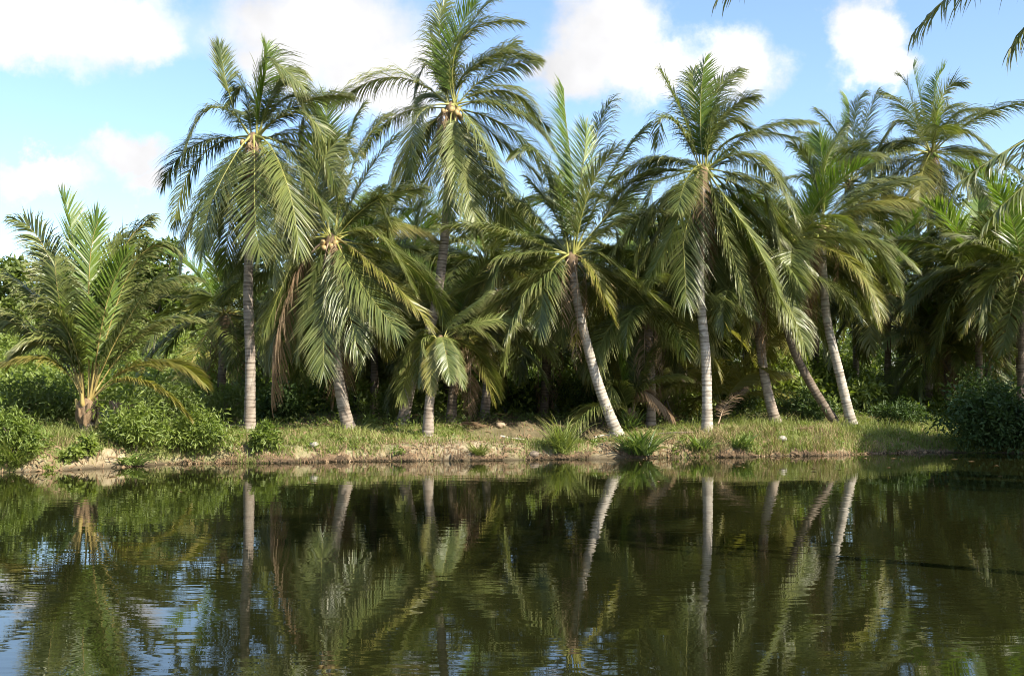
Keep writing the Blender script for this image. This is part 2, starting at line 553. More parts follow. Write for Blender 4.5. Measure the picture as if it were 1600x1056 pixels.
def build_terrain():
    def axis(breaks):
        out = [breaks[0][0]]
        for (a, b, s) in breaks:
            k = max(1, int(round((b - a) / s)))
            out += list(a + (b - a) * (np.arange(k) + 1) / k)
        return np.array(out)
    xs = axis([(-900, -300, 150), (-300, -60, 20), (-60, -22, 1.5), (-22, 22, 0.13), (22, 60, 1.5), (60, 300, 20), (300, 900, 150)])
    ys = axis([(-300, -20, 30), (-20, 24, 1.0), (24, 27, 0.3), (27, 41, 0.11), (41, 52, 0.4), (52, 90, 2.0), (90, 300, 15), (300, 1500, 150)])
    X, Y = np.meshgrid(xs, ys)
    Z = ground(X, Y)
    nx, ny = len(xs), len(ys)
    idx = np.arange(nx * ny).reshape(ny, nx)
    q = np.stack([idx[:-1, :-1], idx[:-1, 1:], idx[1:, 1:], idx[1:, :-1]], -1).reshape(-1, 4)
    d = inland(X, Y)
    wet_shade = np.clip(1 - (Z - 0.02) / (0.06 + 0.16 * fbm(X * 3, Y * 3, 3)), 0, 1)
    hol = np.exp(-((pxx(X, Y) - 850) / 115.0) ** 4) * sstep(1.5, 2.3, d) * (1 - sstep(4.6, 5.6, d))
    wet_shade = np.maximum(wet_shade, 0.75 * hol)
    wet_shade = np.maximum(wet_shade, 0.7 * np.exp(-((pxx(X, Y) - 820) / 150.0) ** 4) * sstep(4.2, 5.0, d) * (1 - sstep(8, 11, d)) * (0.4 + 1.0 * fbm(X * 2.2, Y * 2.2 + 8)))  # canopy shade over the rear mound, put into the soil colour
    wet_shade = np.clip(wet_shade, 0, 1)
    gm = grass_mask(X, Y)
    lit = sstep(4.5, 8.0, d + 5 * (fbm(X * 0.5, Y * 0.5) - 0.5)) * 0.85
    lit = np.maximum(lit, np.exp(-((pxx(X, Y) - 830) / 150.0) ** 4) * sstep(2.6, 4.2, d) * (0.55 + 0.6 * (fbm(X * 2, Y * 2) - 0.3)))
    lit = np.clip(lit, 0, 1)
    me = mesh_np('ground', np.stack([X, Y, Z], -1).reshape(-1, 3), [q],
                 attrs={'wet_shade': wet_shade.ravel(), 'grass': gm.ravel(), 'litter': lit.ravel()}, smooth=True, mats=[soil_mat()])
    o = link('ground', me)
    o['kind'] = 'structure'


build_terrain()


def water_mat():
    m, n, l = mat('pond_water')
    out = N(n, 'ShaderNodeOutputMaterial')
    p = N(n, 'ShaderNodeBsdfPrincipled')
    p.inputs['Base Color'].default_value = (0.0095, 0.0103, 0.003, 1)
    p.inputs['Roughness'].default_value = 0.015
    p.inputs['IOR'].default_value = 1.42
    p.inputs['Specular IOR Level'].default_value = 0.5
    tc = N(n, 'ShaderNodeTexCoord')

    def wave(sx, sy, scale, detail, w):
        mp = N(n, 'ShaderNodeMapping'); mp.inputs['Scale'].default_value = (sx, sy, 1)
        mp.inputs['Rotation'].default_value = (0, 0, R(w))
        l.new(tc.outputs['Object'], mp.inputs[0])
        q = N(n, 'ShaderNodeTexNoise'); q.inputs['Scale'].default_value = scale; q.inputs['Detail'].default_value = detail
        q.inputs['Roughness'].default_value = 0.5
        l.new(mp.outputs[0], q.inputs['Vector'])
        return q.outputs['Fac']
    a = wave(0.5, 1.5, 2.4, 2, 4)
    b = wave(0.3, 1.0, 0.55, 1, -6)
    # calmer and more ruffled patches
    patch = wave(0.12, 0.35, 0.9, 2, 10)
    pr = N(n, 'ShaderNodeMapRange'); pr.inputs['From Min'].default_value = 0.35; pr.inputs['From Max'].default_value = 0.7
    pr.inputs['To Min'].default_value = 0.25; pr.inputs['To Max'].default_value = 1.0
    l.new(patch, pr.inputs['Value'])
    am = N(n, 'ShaderNodeMath', operation='MULTIPLY'); l.new(a, am.inputs[0]); l.new(pr.outputs[0], am.inputs[1])
    sm = N(n, 'ShaderNodeMath', operation='MULTIPLY_ADD'); sm.inputs[1].default_value = 0.9
    l.new(b, sm.inputs[0]); l.new(am.outputs[0], sm.inputs[2])
    bp = N(n, 'ShaderNodeBump'); bp.inputs['Strength'].default_value = 1.0; bp.inputs['Distance'].default_value = 0.0036
    l.new(sm.outputs[0], bp.inputs['Height'])
    l.new(bp.outputs[0], p.inputs['Normal'])
    l.new(p.outputs[0], out.inputs[0])
    return m


V = np.array([(-60, -2, 0), (45, -2, 0), (45, 44, 0), (-60, 44, 0)], float)
w = link('pond_water', mesh_np('pond_water', V, [np.array([[0, 1, 2, 3]])], mats=[water_mat()]))
w['kind'] = 'structure'

# ------------------------------------------------------------------ palms


def resample(P, n):
    P = np.asarray(P, float)
    s = np.concatenate([[0], np.cumsum(np.linalg.norm(np.diff(P, axis=0), axis=1))])
    t = np.linspace(0, s[-1], n)
    return np.stack([np.interp(t, s, P[:, k]) for k in range(3)], 1), s[-1]


def smooth_curve(P, n=24):
    """Catmull-Rom through the points"""
    P = np.asarray(P, float)
    if len(P) == 2:
        return P[0] + (P[1] - P[0]) * np.linspace(0, 1, n)[:, None]
    Q = np.vstack([2 * P[0] - P[1], P, 2 * P[-1] - P[-2]])
    out = []
    m = max(3, n // (len(P) - 1))
    for i in range(1, len(Q) - 2):
        t = np.linspace(0, 1, m, endpoint=False)[:, None]
        p0, p1, p2, p3 = Q[i - 1], Q[i], Q[i + 1], Q[i + 2]
        out.append(0.5 * ((2 * p1) + (-p0 + p2) * t + (2 * p0 - 5 * p1 + 4 * p2 - p3) * t ** 2 + (-p0 + 3 * p1 - 3 * p2 + p3) * t ** 3))
    out.append(P[-1:])
    return np.vstack(out)


def tube(P, rad, k=5, cap=False):
    P = np.asarray(P, float); n = len(P)
    T = norm(np.gradient(P, axis=0))
    ref = np.where(np.abs(T[:, 2:3]) > 0.9, np.array([[1., 0, 0]]), np.array([[0, 0, 1.]]))
    A = norm(np.cross(T, ref)); B = np.cross(T, A)
    a = np.linspace(0, 2 * math.pi, k, endpoint=False)
    rad = np.broadcast_to(np.asarray(rad, float), (n,))
    V = P[:, None] + rad[:, None, None] * (np.cos(a)[None, :, None] * A[:, None] + np.sin(a)[None, :, None] * B[:, None])
    idx = np.arange(n * k).reshape(n, k)
    q = np.stack([idx[:-1], np.roll(idx[:-1], -1, 1), np.roll(idx[1:], -1, 1), idx[1:]], -1).reshape(-1, 4)
    return V.reshape(-1, 3), q


def frond_geo(P, r, per_side=70, width=0.042, lmax=None, grav=0.45, lift=0.12, twist=0.0, bare=0.13, ragged=None, segs=3, out=None):
    """leaflets and midrib along the rachis polyline P (first point = attachment)"""
    if ragged is None:
        ragged = 0.03 + 0.2 * r.random() ** 2
    C, L = resample(P, 40)
    T = norm(np.gradient(C, axis=0))
    if out is None:
        out = np.array([C[-1, 0] - C[0, 0], C[-1, 1] - C[0, 1], 0.0])
        if np.linalg.norm(out) < 0.15 * L:
            a = r.random() * 6.28
            out = out + 0.15 * L * np.array([math.cos(a), math.sin(a), 0])
    out = norm(out[None])[0]
    Th = T @ out
    U = -T[:, 2:3] * out[None] + Th[:, None] * np.array([[0, 0, 1.]])
    U = norm(U - (U * T).sum(1, keepdims=True) * T)
    tw = twist * np.linspace(0, 1, 40) ** 1.2
    S0 = np.cross(T, U)
    U2 = U * np.cos(tw)[:, None] + S0 * np.sin(tw)[:, None]
    S = np.cross(T, U2)
    if lmax is None:
        lmax = 1.34 * (L / 4.6) ** 0.5 * (0.85 + 0.3 * r.random())
    n = per_side
    tt = np.linspace(bare, 0.995, n)
    allV, allA, allR = [], [], []
    ft = r.normal(0.1, 0.3)
    kk = segs + 1
    for side in (-1, 1):
        t = np.clip(tt + r.normal(0, 0.35 / n, n), bare, 0.998)
        if side == 1:
            t = np.clip(t + 0.5 / n, bare, 0.998)
        # wind-torn gaps and irregular leaflets
        keep = r.random(n) > ragged
        for g in range(int(r.integers(0, 3))):
            c = r.random() * 0.7 + 0.25
            keep &= np.abs(t - c) > 0.012
        t = t[keep]
        fi = t * 39; i0 = np.clip(fi.astype(int), 0, 38); fr = (fi - i0)[:, None]
        lerp = lambda A: A[i0] * (1 - fr) + A[i0 + 1] * fr
        b, Tt, Ut, St = lerp(C), norm(lerp(T)), norm(lerp(U2)), norm(lerp(S))
        prof = np.interp(t, [bare, bare + 0.1, 0.35, 0.55, 0.8, 0.95, 1.0], [0.45, 0.82, 1.0, 0.97, 0.75, 0.5, 0.38])
        ln = lmax * prof * (1 + r.normal(0, 0.11, len(t))) * np.where(r.random(len(t)) < 0.06, 0.6, 1)
        al = np.radians(np.interp(t, [bare, 0.5, 0.9, 1.0], [34, 44, 58, 78])) + r.normal(0, 0.05, len(t))
        lf = lift + r.normal(0, 0.08, len(t))
        d = norm(side * St * np.cos(al)[:, None] + Tt * np.sin(al)[:, None] + Ut * lf[:, None])
        gr = grav * (1 + r.normal(0, 0.28, len(t)))
        p = b.copy()
        tilt = side * ft + r.normal(0, 0.2, len(t))
        w0 = width * (0.75 + 0.5 * r.random(len(t)))
        for k in range(kk):
            s = k / segs
            dk = norm(d + np.array([[0.20, 0, -1.]]) * (gr * s ** 1.25 * 2.1)[:, None])
            wv = Tt - (Tt * dk).sum(1, keepdims=True) * dk
            wv = norm(wv)
            nv = np.cross(dk, wv)
            wv = wv * np.cos(tilt)[:, None] + nv * np.sin(tilt)[:, None]
            hw = (w0 * (0.7, 1.0, 0.68, 0.0)[k] if segs == 3 else w0 * (0.6, 0.95, 0.0)[k]) * 0.5
            if k < segs:
                allV.append(p - wv * hw[:, None]); allV.append(p + wv * hw[:, None])
                allA += [np.full(len(t), s)] * 2
                allR += [None, None]
            else:
                allV.append(p); allA.append(np.full(len(t), s)); allR.append(None)
            p = p + dk * (ln / segs)[:, None]
    # assemble
    per = 2 * segs + 1
    V, A, Rn, faces4, faces3, o = [], [], [], [], [], 0
    for h in range(2):
        blk = allV[h * per:(h + 1) * per]
        m = len(blk[0])
        B = np.stack(blk, 1).reshape(-1, 3)
        V.append(B)
        A.append(np.stack(allA[h * per:(h + 1) * per], 1).ravel())
        Rn.append(np.repeat(r.random(m), per))
        base = o + np.arange(m) * per
        for k in range(segs - 1):
            faces4.append(np.stack([base + 2 * k, base + 2 * k + 1, base + 2 * k + 3, base + 2 * k + 2], 1))
        k = segs - 1
        faces3.append(np.stack([base + 2 * k, base + 2 * k + 1, base + 2 * segs], 1))
        o += m * per
    Pm, _ = resample(P, 12)
    hw = np.interp(np.linspace(0, 1, 12), [0, 0.05, 0.18, 0.6, 1], [0.06, 0.038, 0.024, 0.014, 0.004]) * min(1.15, (L / 4.6))
    mV, mF = tube(Pm, hw, 5)
    return (np.vstack(V), [np.vstack(faces4), np.vstack(faces3)], np.concatenate(A), np.concatenate(Rn)), (mV, mF)


def add_frond(root, origin, P, r, material=LEAF, rib=MIDRIB, label=None, name='frond', **kw):
    """P in world coordinates; object origin at the attachment"""
    P = np.asarray(P, float)
    (V, Fc, A, Rn), (mV, mF) = frond_geo(P - P[0], r, **kw)
    me = mesh_np(name, V, Fc, attrs={'along': A, 'vary': Rn}, mats=[material])
    o = link(name, me, root, P[0] - origin)
    rb = link('midrib', mesh_np('midrib', mV, [mF], smooth=True, mats=[rib]), o)
    if label:
        o['label'] = label
    return o


def quad_curve(B, M, T, n=16):
    t = np.linspace(0, 1, n)[:, None]
    Cc = 2 * M - (B + T) / 2
    return (1 - t) ** 2 * B + 2 * t * (1 - t) * Cc + t ** 2 * T


def trunk_mesh(P, r0, r1, r, flare=1.55, k=14, step=0.12, rough=0.018):
    C, L = resample(smooth_curve(P, 40), 60)
    n = max(8, int(L / step)) * 2
    C, L = resample(C, n)
    s = np.sort(np.linspace(0, L, n) + r.normal(0, 0.012, n) * (np.arange(n) > 0))
    C = np.stack([np.interp(s, np.linspace(0, L, n), C[:, k_]) for k_ in range(3)], 1)
    rad = r0 + (r1 - r0) * (s / L) ** 0.8
    rad = rad * (1 + (flare - 1) * np.exp(-s / 0.38))
    ring = (np.arange(n) % 2).astype(float)
    rad = rad * (1 - 0.045 * ring) * (1 + r.normal(0, rough, n))
    V, q = tube(C, rad, k)
    V = V.reshape(n, k, 3)
    j = r.normal(0, 0.006, (n, k, 1))
    c = C[:, None]
    ang = np.arange(k) / k * 2 * math.pi
    but = 1 + 0.10 * np.exp(-s / 0.3)[:, None] * np.sin(ang * 5 + r.random() * 6)[None]
    V = c + (V - c) * (but[..., None] + j)
    ringv = np.clip(np.repeat(ring * (0.15 + 0.95 * r.random(n)), k) + r.normal(0, 0.12, n * k), 0, 1)
    return V.reshape(-1, 3), q, ringv


def nut_mesh(name, m):
    u, v = 8, 6
    V = [(0, 0, 0.125)]
    for i in range(1, v):
        a = math.pi * i / v
        for j in range(u):
            b = 2 * math.pi * j / u
            rr = 0.095 * math.sin(a) * (1 + 0.06 * math.cos(3 * b))
            V.append((rr * math.cos(b), rr * math.sin(b), 0.125 * math.cos(a)))
    V.append((0, 0, -0.125))
    f3, f4 = [], []
    for j in range(u):
        f3.append((0, 1 + j, 1 + (j + 1) % u))
        e = 1 + (v - 2) * u
        f3.append((len(V) - 1, e + (j + 1) % u, e + j))
        for i in range(v - 2):
            a = 1 + i * u
            f4.append((a + j, a + u + j, a + u + (j + 1) % u, a + (j + 1) % u))
    return mesh_np(name, np.array(V), [np.array(f4), np.array(f3)], smooth=True, mats=[m])


NUT = {'green': nut_mesh('coconut_green', NUT_GREEN), 'tan': nut_mesh('coconut_tan', NUT_TAN)}


def generic_fronds(C, r, n=24, length=4.8, e_hi=82, e_lo=-28, droop=(45, 85), wind=0.25, skip=None, az0=None, arc=None):
    """a full crown: young upright leaves in the middle, old hanging ones below"""
    out = []
    az0 = r.random() * 6.28 if az0 is None else az0
    for i in range(n):
        a = (i + 0.5) / n
        az = az0 + i * 2.39996 + r.normal(0, 0.15)
        if arc:
            az = arc[0] + (arc[1] - arc[0]) * (((i * 0.618) % 1.0))
        e0 = R(e_hi + (e_lo - e_hi) * a ** 0.9) + r.normal(0, 0.08)
        dr = R(droop[0] + (droop[1] - droop[0]) * min(1, a * 1.6)) * (0.85 + 0.3 * r.random())
        dr = min(dr, e0 + R(80))
        L = length * (0.86 + 0.24 * r.random()) * (0.82 if a < 0.08 else 1.0)
        k = 14
        s = np.linspace(0, 1, k)
        e = e0 - dr * s ** 1.35
        h = np.array([math.cos(az), math.sin(az)])
        st = L / (k - 1)
        P = [np.array(C, float) + np.array([h[0] * 0.1, h[1] * 0.1, 0])]
        for j in range(1, k):
            d = np.array([h[0] * math.cos(e[j]) + wind * s[j] ** 2 * 0.6, h[1] * math.cos(e[j]), math.sin(e[j])])
            P.append(P[-1] + d / np.linalg.norm(d) * st)
        out.append((np.array(P), a))
    return out


def palm(label, base_px, trunk_px, crown_px, Y=None, crown_dy=0.0, fronds=(), generic=0, glen=4.8, seed=0, r0=0.19, r1=0.145, bark=None,
         nuts=None, nut_n=0, dead=(), per_side=134, segs=3, width=0.033, fill=0, skirt=3, fill_arc=(-0.1, 3.25), fill_len=4.6, petiole=0.13, rib=None, lscale=1.0, stubs=0, material=None, gen_kw=None, group=None, base=None, flare=1.42, old_from=0.8,
         name='coconut_palm', trunk_k=14, young=False, fw=None):
    r = np.random.default_rng(1000 + seed)
    B = solve_base(*base_px) if base is None else np.array(base, float)
    if base is not None and base_px is None:
        pass
    Yc = B[1] + crown_dy
    C = at(crown_px[0], crown_px[1], Yc) if not isinstance(crown_px, np.ndarray) else crown_px
    root = bpy.data.objects.new(name, None)
    COL.objects.link(root)
    root.location = B
    root.empty_display_size = 0.3
    tag(root, label, 'palm tree', group)
    pts = [B - np.array([0, 0, 0.15])]
    m = len(trunk_px)
    for i, (x, y) in enumerate(trunk_px):
        pts.append(at(x, y, B[1] + crown_dy * (i + 1) / (m + 1)))
    pts.append(C)
    V, q, ring = trunk_mesh(np.array(pts) - B, r0, r1, r, flare=flare, k=trunk_k)
    link('trunk', mesh_np('trunk', V, [q], attrs={'ring': ring}, smooth=True, mats=[bark or BARK]), root)
    # fibrous heart where the leaf bases meet
    hp = np.array([C + np.array([0, 0, z]) for z in (-0.6, -0.3, 0.0, 0.14, 0.24)]) - B
    hv, hq = tube(hp, np.array([r1 * 1.05, r1 * 1.5, r1 * 1.6, r1 * 1.0, 0.03]), 10)
    hv = hv + r.normal(0, 0.02, hv.shape)
    link('crown_fibre', mesh_np('crown_fibre', hv, [hq], smooth=True, mats=[FIBRE]), root)
    for i in range(stubs):
        a = i * 2.4
        h = 0.15 + 0.85 * i / stubs
        o2 = np.array([math.cos(a), math.sin(a), 0])
        c0 = (C - B) * h
        v, q = tube(np.array([c0 + o2 * r1 * 0.7 + np.array([0, 0, -0.1]), c0 + o2 * (r1 + 0.08) + np.array([0, 0, 0.1]), c0 + o2 * (r1 + 0.14) + np.array([0, 0, 0.3 + 0.15 * r.random()])]), np.array([0.09, 0.07, 0.035]), 6)
        link('leaf_base', mesh_np('leaf_base', v, [q], smooth=True, mats=[FIBRE if i % 3 else MIDRIB_ORANGE]), root)
    lm = material or LEAF
    for f in fronds:
        mx, my, tx, ty, dz = f[:5]
        kind = f[5] if len(f) > 5 else ''
        Mp, Tp = at(mx, my, Yc + 0.55 * dz), at(tx, ty, Yc + dz)
        dirh = Tp - C; dirh[2] = 0
        st = C + 0.12 * dirh / max(0.3, np.linalg.norm(dirh)) + np.array([0, 0, 0.1])
        P = quad_curve(st, Mp, Tp)
        u = np.linspace(0, 1, len(P))[:, None]
        P = P + 0.10 * r.normal(0, 1, (1, 3)) * np.sin(u * 5.2 + r.random() * 2) * u + np.array([[0.10, 0, -0.22]]) * u ** 4 * (kind != 'new')
        if kind == '' and not stubs and r.random() < 0.14:          # wind-broken rachis
            b0 = 0.45 + 0.25 * r.random()
            k0 = int(b0 * len(P))
            Lr = np.linalg.norm(np.diff(P[k0:], axis=0), axis=1)
            dd = np.array([0.15 * r.normal(), 0.15 * r.normal(), -1.0])
            for q_, l_ in enumerate(Lr):
                P[k0 + 1 + q_] = P[k0 + q_] + (0.75 * dd / np.linalg.norm(dd) + 0.25 * (P[k0] - P[k0 - 1]) / np.linalg.norm(P[k0] - P[k0 - 1])) * l_
        mtl, rb, lab, kw = lm, MIDRIB, None, dict(grav=0.45 + 0.5 * r.random(), lift=0.10, twist=r.normal(0, 0.5))
        if kind == 'new':
            mtl = LEAF_NEW; kw = dict(grav=0.2, lift=0.35, twist=r.normal(0, 0.3))
        elif kind == 'old':
            mtl = LEAF_OLD; rb = MIDRIB_ORANGE; kw['grav'] = 0.5; lab = 'yellowing old frond'
        elif kind == 'dead':
            mtl = LEAF_DEAD; rb = MIDRIB_DEAD; kw = dict(grav=1.3, lift=-0.2, ragged=0.35); lab = 'dry brown hanging frond'
        elif kind == 'thin':
            kw = dict(grav=0.2, lift=0.1, ragged=0.35, bare=0.5)
        elif kind == 'face':
            kw = dict(grav=0.22, lift=0.05, twist=r.normal(0, 0.25))
        kw.setdefault('bare', petiole)
        if lscale != 1.0:
            kw['lmax'] = 1.34 * lscale * (np.linalg.norm(Tp - C) / 4.6) ** 0.5 * (0.85 + 0.3 * r.random())
        add_frond(root, B, P, r, mtl, rib or rb, lab, per_side=per_side, segs=segs, width=width, **kw)
    if generic:
        for P, a in generic_fronds(C + np.array([0, 0, 0.1]), r, generic, glen, **(gen_kw or {})):
            mtl, rb, lab = lm, MIDRIB, None
            kw = dict(grav=0.45 + 0.5 * r.random(), lift=0.12, twist=r.normal(0, 0.5))
            if a < 0.12:
                mtl = LEAF_NEW; kw = dict(grav=0.14, lift=0.32)
            elif a > old_from and r.random() < 0.5:
                mtl = LEAF_OLD; rb = MIDRIB_ORANGE; lab = 'yellowing old frond'
            add_frond(root, B, P, r, mtl, rb, lab, per_side=per_side, segs=segs, width=width, **kw)
    if fill:
        for P, a in generic_fronds(C + np.array([0, 0, -0.05]), r, fill, fill_len, e_hi=62, e_lo=-42, droop=(55, 80), wind=0.15, arc=fill_arc):
            add_frond(root, B, P, r, lm if r.random() < 0.9 else LEAF_OLD, MIDRIB, None, per_side=per_side, segs=segs, width=width, grav=0.5 + 0.5 * r.random(), lift=0.1, twist=r.normal(0, 0.5))
    for i in range(skirt):
        a = -2.6 + 2.1 * r.random() if i % 2 == 0 else r.random() * 6.28
        L = 1.8 + 1.9 * r.random()
        o2 = np.array([math.cos(a), math.sin(a), 0])
        P = quad_curve(C + 0.1 * o2, C + o2 * (0.45 + 0.2 * r.random()) + np.array([0, 0, -0.35 * L]), C + o2 * (0.3 + 0.3 * r.random()) + np.array([0, 0, -L]))
        add_frond(root, B, P, r, LEAF_DEAD, MIDRIB_DEAD, 'dry brown hanging frond', per_side=40, segs=segs, width=0.03, grav=1.5, lift=-0.2, ragged=0.3, lmax=0.8)
    if nuts:
        a0 = r.random() * 6.28
        for i in range(nut_n):
            a = a0 + i * 2.4
            zz = -0.12 - 0.26 * r.random()
            rr = r1 + 0.10 + 0.14 * r.random()
            yy = -abs(math.sin(a)) if i % 3 else math.sin(a)
            link('coconut', NUT[nuts], root, C - B + np.array([rr * math.cos(a), rr * yy, zz]), (r.normal(0, 0.4), r.normal(0, 0.4), r.random() * 3))
    return root


# ---- front row, left to right (fronds: middle px, tip px, depth of tip; read off the photograph)
palm('young coconut palm at the left with a short stout trunk and yellow lower fronds', (137, 678), [], (136, 632), seed=1, skirt=0, r0=0.25, r1=0.19, flare=1.15, bark=BARK_DARK, petiole=0.25, rib=MIDRIB_ORANGE, lscale=0.86, stubs=16,
     fronds=[(118, 430, 93, 312, 0.3, 'new'), (86, 425, 18, 332, 0.5), (140, 450, 152, 345, -0.3, 'new'), (174, 455, 228, 335, 0.5), (200, 430, 262, 378, -0.3),
             (208, 480, 292, 425, 0.8), (80, 500, 15, 425, 1.0), (70, 530, -20, 485, 0.5), (72, 562, -28, 574, -0.7, 'old'), (222, 566, 305, 592, -0.6, 'old'),
             (212, 592, 288, 638, -1.2, 'old'), (185, 628, 230, 646, -0.4, 'dead'), (188, 515, 245, 420, -0.8), (100, 500, 80, 395, -0.8), (165, 490, 198, 392, -1.0, 'new'),
             (108, 520, 48, 470, -1.2), (155, 480, 185, 370, 1.2), (100, 470, 62, 385, 1.2), (210, 530, 300, 490, 0.3), (95, 540, 20, 540, -0.8)], width=0.05)
palm('tall palm with straight pale grey trunk and torn top frond, next to the young palm', (390, 672), [(391, 560), (388, 440)], (396, 218), seed=2, fill=9, bark=BARK,
     fronds=[(362, 160, 338, 62, 0.7, 'thin'), (412, 105, 472, 128, -0.4), (448, 130, 492, 185, 0.2), (382, 140, 352, 150, 0.8), (440, 120, 470, 100, 0.9), (412, 120, 418, 72, 0.4, 'new'), (335, 165, 280, 245, -0.6),
             (318, 240, 268, 345, 0.7), (348, 275, 318, 388, -1.7, 'face'), (398, 300, 400, 388, -2.2, 'face'), (438, 255, 458, 385, -1.9, 'face'), (462, 245, 512, 340, -0.9, 'face'),
             (478, 178, 522, 285, -0.5), (455, 150, 508, 195, 1.2), (352, 300, 306, 372, 1.0), (392, 320, 380, 425, 1.3), (428, 310, 420, 425, -1.2), (445, 310, 475, 410, 0.9),
             (365, 310, 345, 420, 0.8), (500, 250, 545, 330, 1.4)], nuts='tan', nut_n=3)
palm('spreading palm with leaning dark trunk and drooping fronds right of the pale straight trunk', (547, 671), [(530, 600), (518, 480)], (518, 375), seed=3, fill=9, bark=BARK, r0=0.21,
     fronds=[(505, 270, 508, 152, 0.6, 'new'), (535, 260, 560, 158, 0.3), (482, 280, 462, 195, 1.0), (562, 290, 612, 205, 0.8), (575, 315, 645, 265, -0.3), (552, 260, 600, 175, 1.4), (470, 320, 425, 270, 0.8),
             (590, 350, 670, 300, 0.6), (590, 368, 645, 440, -0.9), (585, 415, 665, 495, -1.3, 'old'), (555, 430, 618, 510, -1.7), (462, 395, 415, 500, -0.6), (450, 370, 392, 440, 0.8),
             (508, 450, 500, 565, -1.2, 'face'), (485, 440, 462, 545, -0.7), (535, 450, 555, 540, -1.4), (450, 460, 420, 610, 0.4, 'dead'), (530, 480, 520, 600, 0.8, 'dead'), (495, 300, 520, 210, -0.9)], nuts='tan', nut_n=5)
palm('tallest palm, its top fronds reaching the upper edge, with tan coconuts', (627, 665), [(645, 590), (678, 490), (694, 380), (700, 290)], (706, 168), seed=4, fill=9, bark=BARK, r0=0.21,
     fronds=[(722, 60, 798, 22, -0.5), (690, 70, 690, -8, 0.3), (752, 95, 838, 80, 0.2), (722, 55, 775, -12, 0.7), (706, 80, 745, 5, -0.9, 'new'), (672, 100, 645, 135, 0.5), (618, 120, 528, 148, 0.5),
             (652, 185, 632, 265, -1.7, 'face'), (700, 250, 702, 335, -1.6), (752, 215, 792, 295, -1.6), (775, 140, 828, 170, 0.5), (785, 165, 855, 215, -0.4), (765, 205, 835, 265, 0.9),
             (758, 260, 805, 350, 0.9), (648, 235, 598, 330, 1.0), (678, 255, 648, 345, -0.9), (730, 265, 742, 355, 1.3), (722, 260, 738, 345, -1.6), (735, 100, 800, 60, 1.2), (690, 110, 668, 40, 0.9)],
     nuts='tan', nut_n=9)
palm('palm with a curved trunk leaning to the left over the bank, bright upright centre frond', (967, 679), [(938, 610), (915, 530), (900, 460)], (893, 402), seed=5, fill=9, bark=BARK_PALE, r0=0.2,
     fronds=[(893, 270, 884, 138, 0.0, 'new'), (922, 255, 948, 152, 0.8), (945, 290, 1005, 188, 0.4), (855, 262, 800, 232, -0.8), (828, 330, 752, 265, 0.9), (872, 280, 842, 195, 1.2),
             (815, 372, 700, 345, -0.4), (815, 395, 705, 425, -0.8), (820, 440, 722, 492, -0.6), (842, 440, 772, 500, -1.5), (858, 430, 822, 505, -1.9), (955, 350, 1048, 300, 0.6), (950, 402, 1035, 470, -0.9, 'face'),
             (930, 425, 955, 490, -1.5, 'old'), (960, 320, 1030, 245, 1.1), (905, 290, 915, 200, -0.9, 'new'), (885, 460, 872, 520, 0.9), (920, 300, 960, 220, -0.8), (860, 320, 822, 270, 0.3), (800, 420, 690, 460, 0.8), (960, 440, 1030, 500, 1.2)])
palm('palm with slender straight white trunk standing at the edge of the bank', (1105, 676), [(1103, 560), (1093, 440)], (1098, 268), seed=6, fill=9, bark=BARK_PALE, r0=0.18,
     fronds=[(1094, 180, 1102, 90, 0.0, 'new'), (1110, 165, 1148, 102, 0.4), (1125, 180, 1175, 145, -0.5), (1068, 180, 1028, 105, 0.6), (1125, 195, 1168, 190, 0.9), (1045, 185, 992, 212, -0.3), (1085, 175, 1080, 100, 0.8),
             (1155, 212, 1238, 205, 0.2), (1035, 250, 955, 272, 0.7), (1025, 285, 928, 318, -0.5), (1030, 315, 942, 395, 0.4), (1080, 268, 1052, 318, -2.3, 'face'), (1058, 340, 1008, 430, -1.1),
             (1048, 330, 982, 425, 1.0), (1082, 355, 1062, 460, 1.3), (1112, 370, 1120, 460, 1.1), (1182, 246, 1240, 330, -0.8), (1195, 290, 1278, 345, -0.3), (1155, 345, 1218, 460, -1.4, 'face'),
             (1175, 330, 1262, 410, 0.7), (1132, 355, 1165, 470, -0.9), (1128, 345, 1140, 445, 0.8), (1070, 365, 1045, 470, -0.5)], nuts='green', nut_n=4)
palm('palm with a slim pale trunk leaning left and green coconuts, right of the white trunk', (1333, 667), [(1312, 585), (1291, 490)], (1283, 358), seed=7, fill=9, bark=BARK_PALE, r0=0.18, r1=0.14,
     fronds=[(1288, 270, 1312, 195, -0.3), (1268, 280, 1240, 212, 0.5), (1302, 275, 1362, 235, -0.5), (1335, 312, 1432, 275, 0.3), (1345, 325, 1385, 345, 1.2), (1352, 368, 1428, 415, -0.6), (1338, 390, 1405, 465, -1.1),
             (1318, 412, 1362, 490, 0.8), (1238, 345, 1195, 400, -0.4), (1228, 335, 1168, 385, 0.8), (1248, 405, 1218, 475, -0.7), (1230, 295, 1190, 245, 0.9), (1262, 440, 1248, 525, 0.4, 'dead'),
             (1285, 280, 1280, 205, 0.9, 'new'), (1330, 300, 1400, 270, 1.3)], nuts='green', nut_n=8)
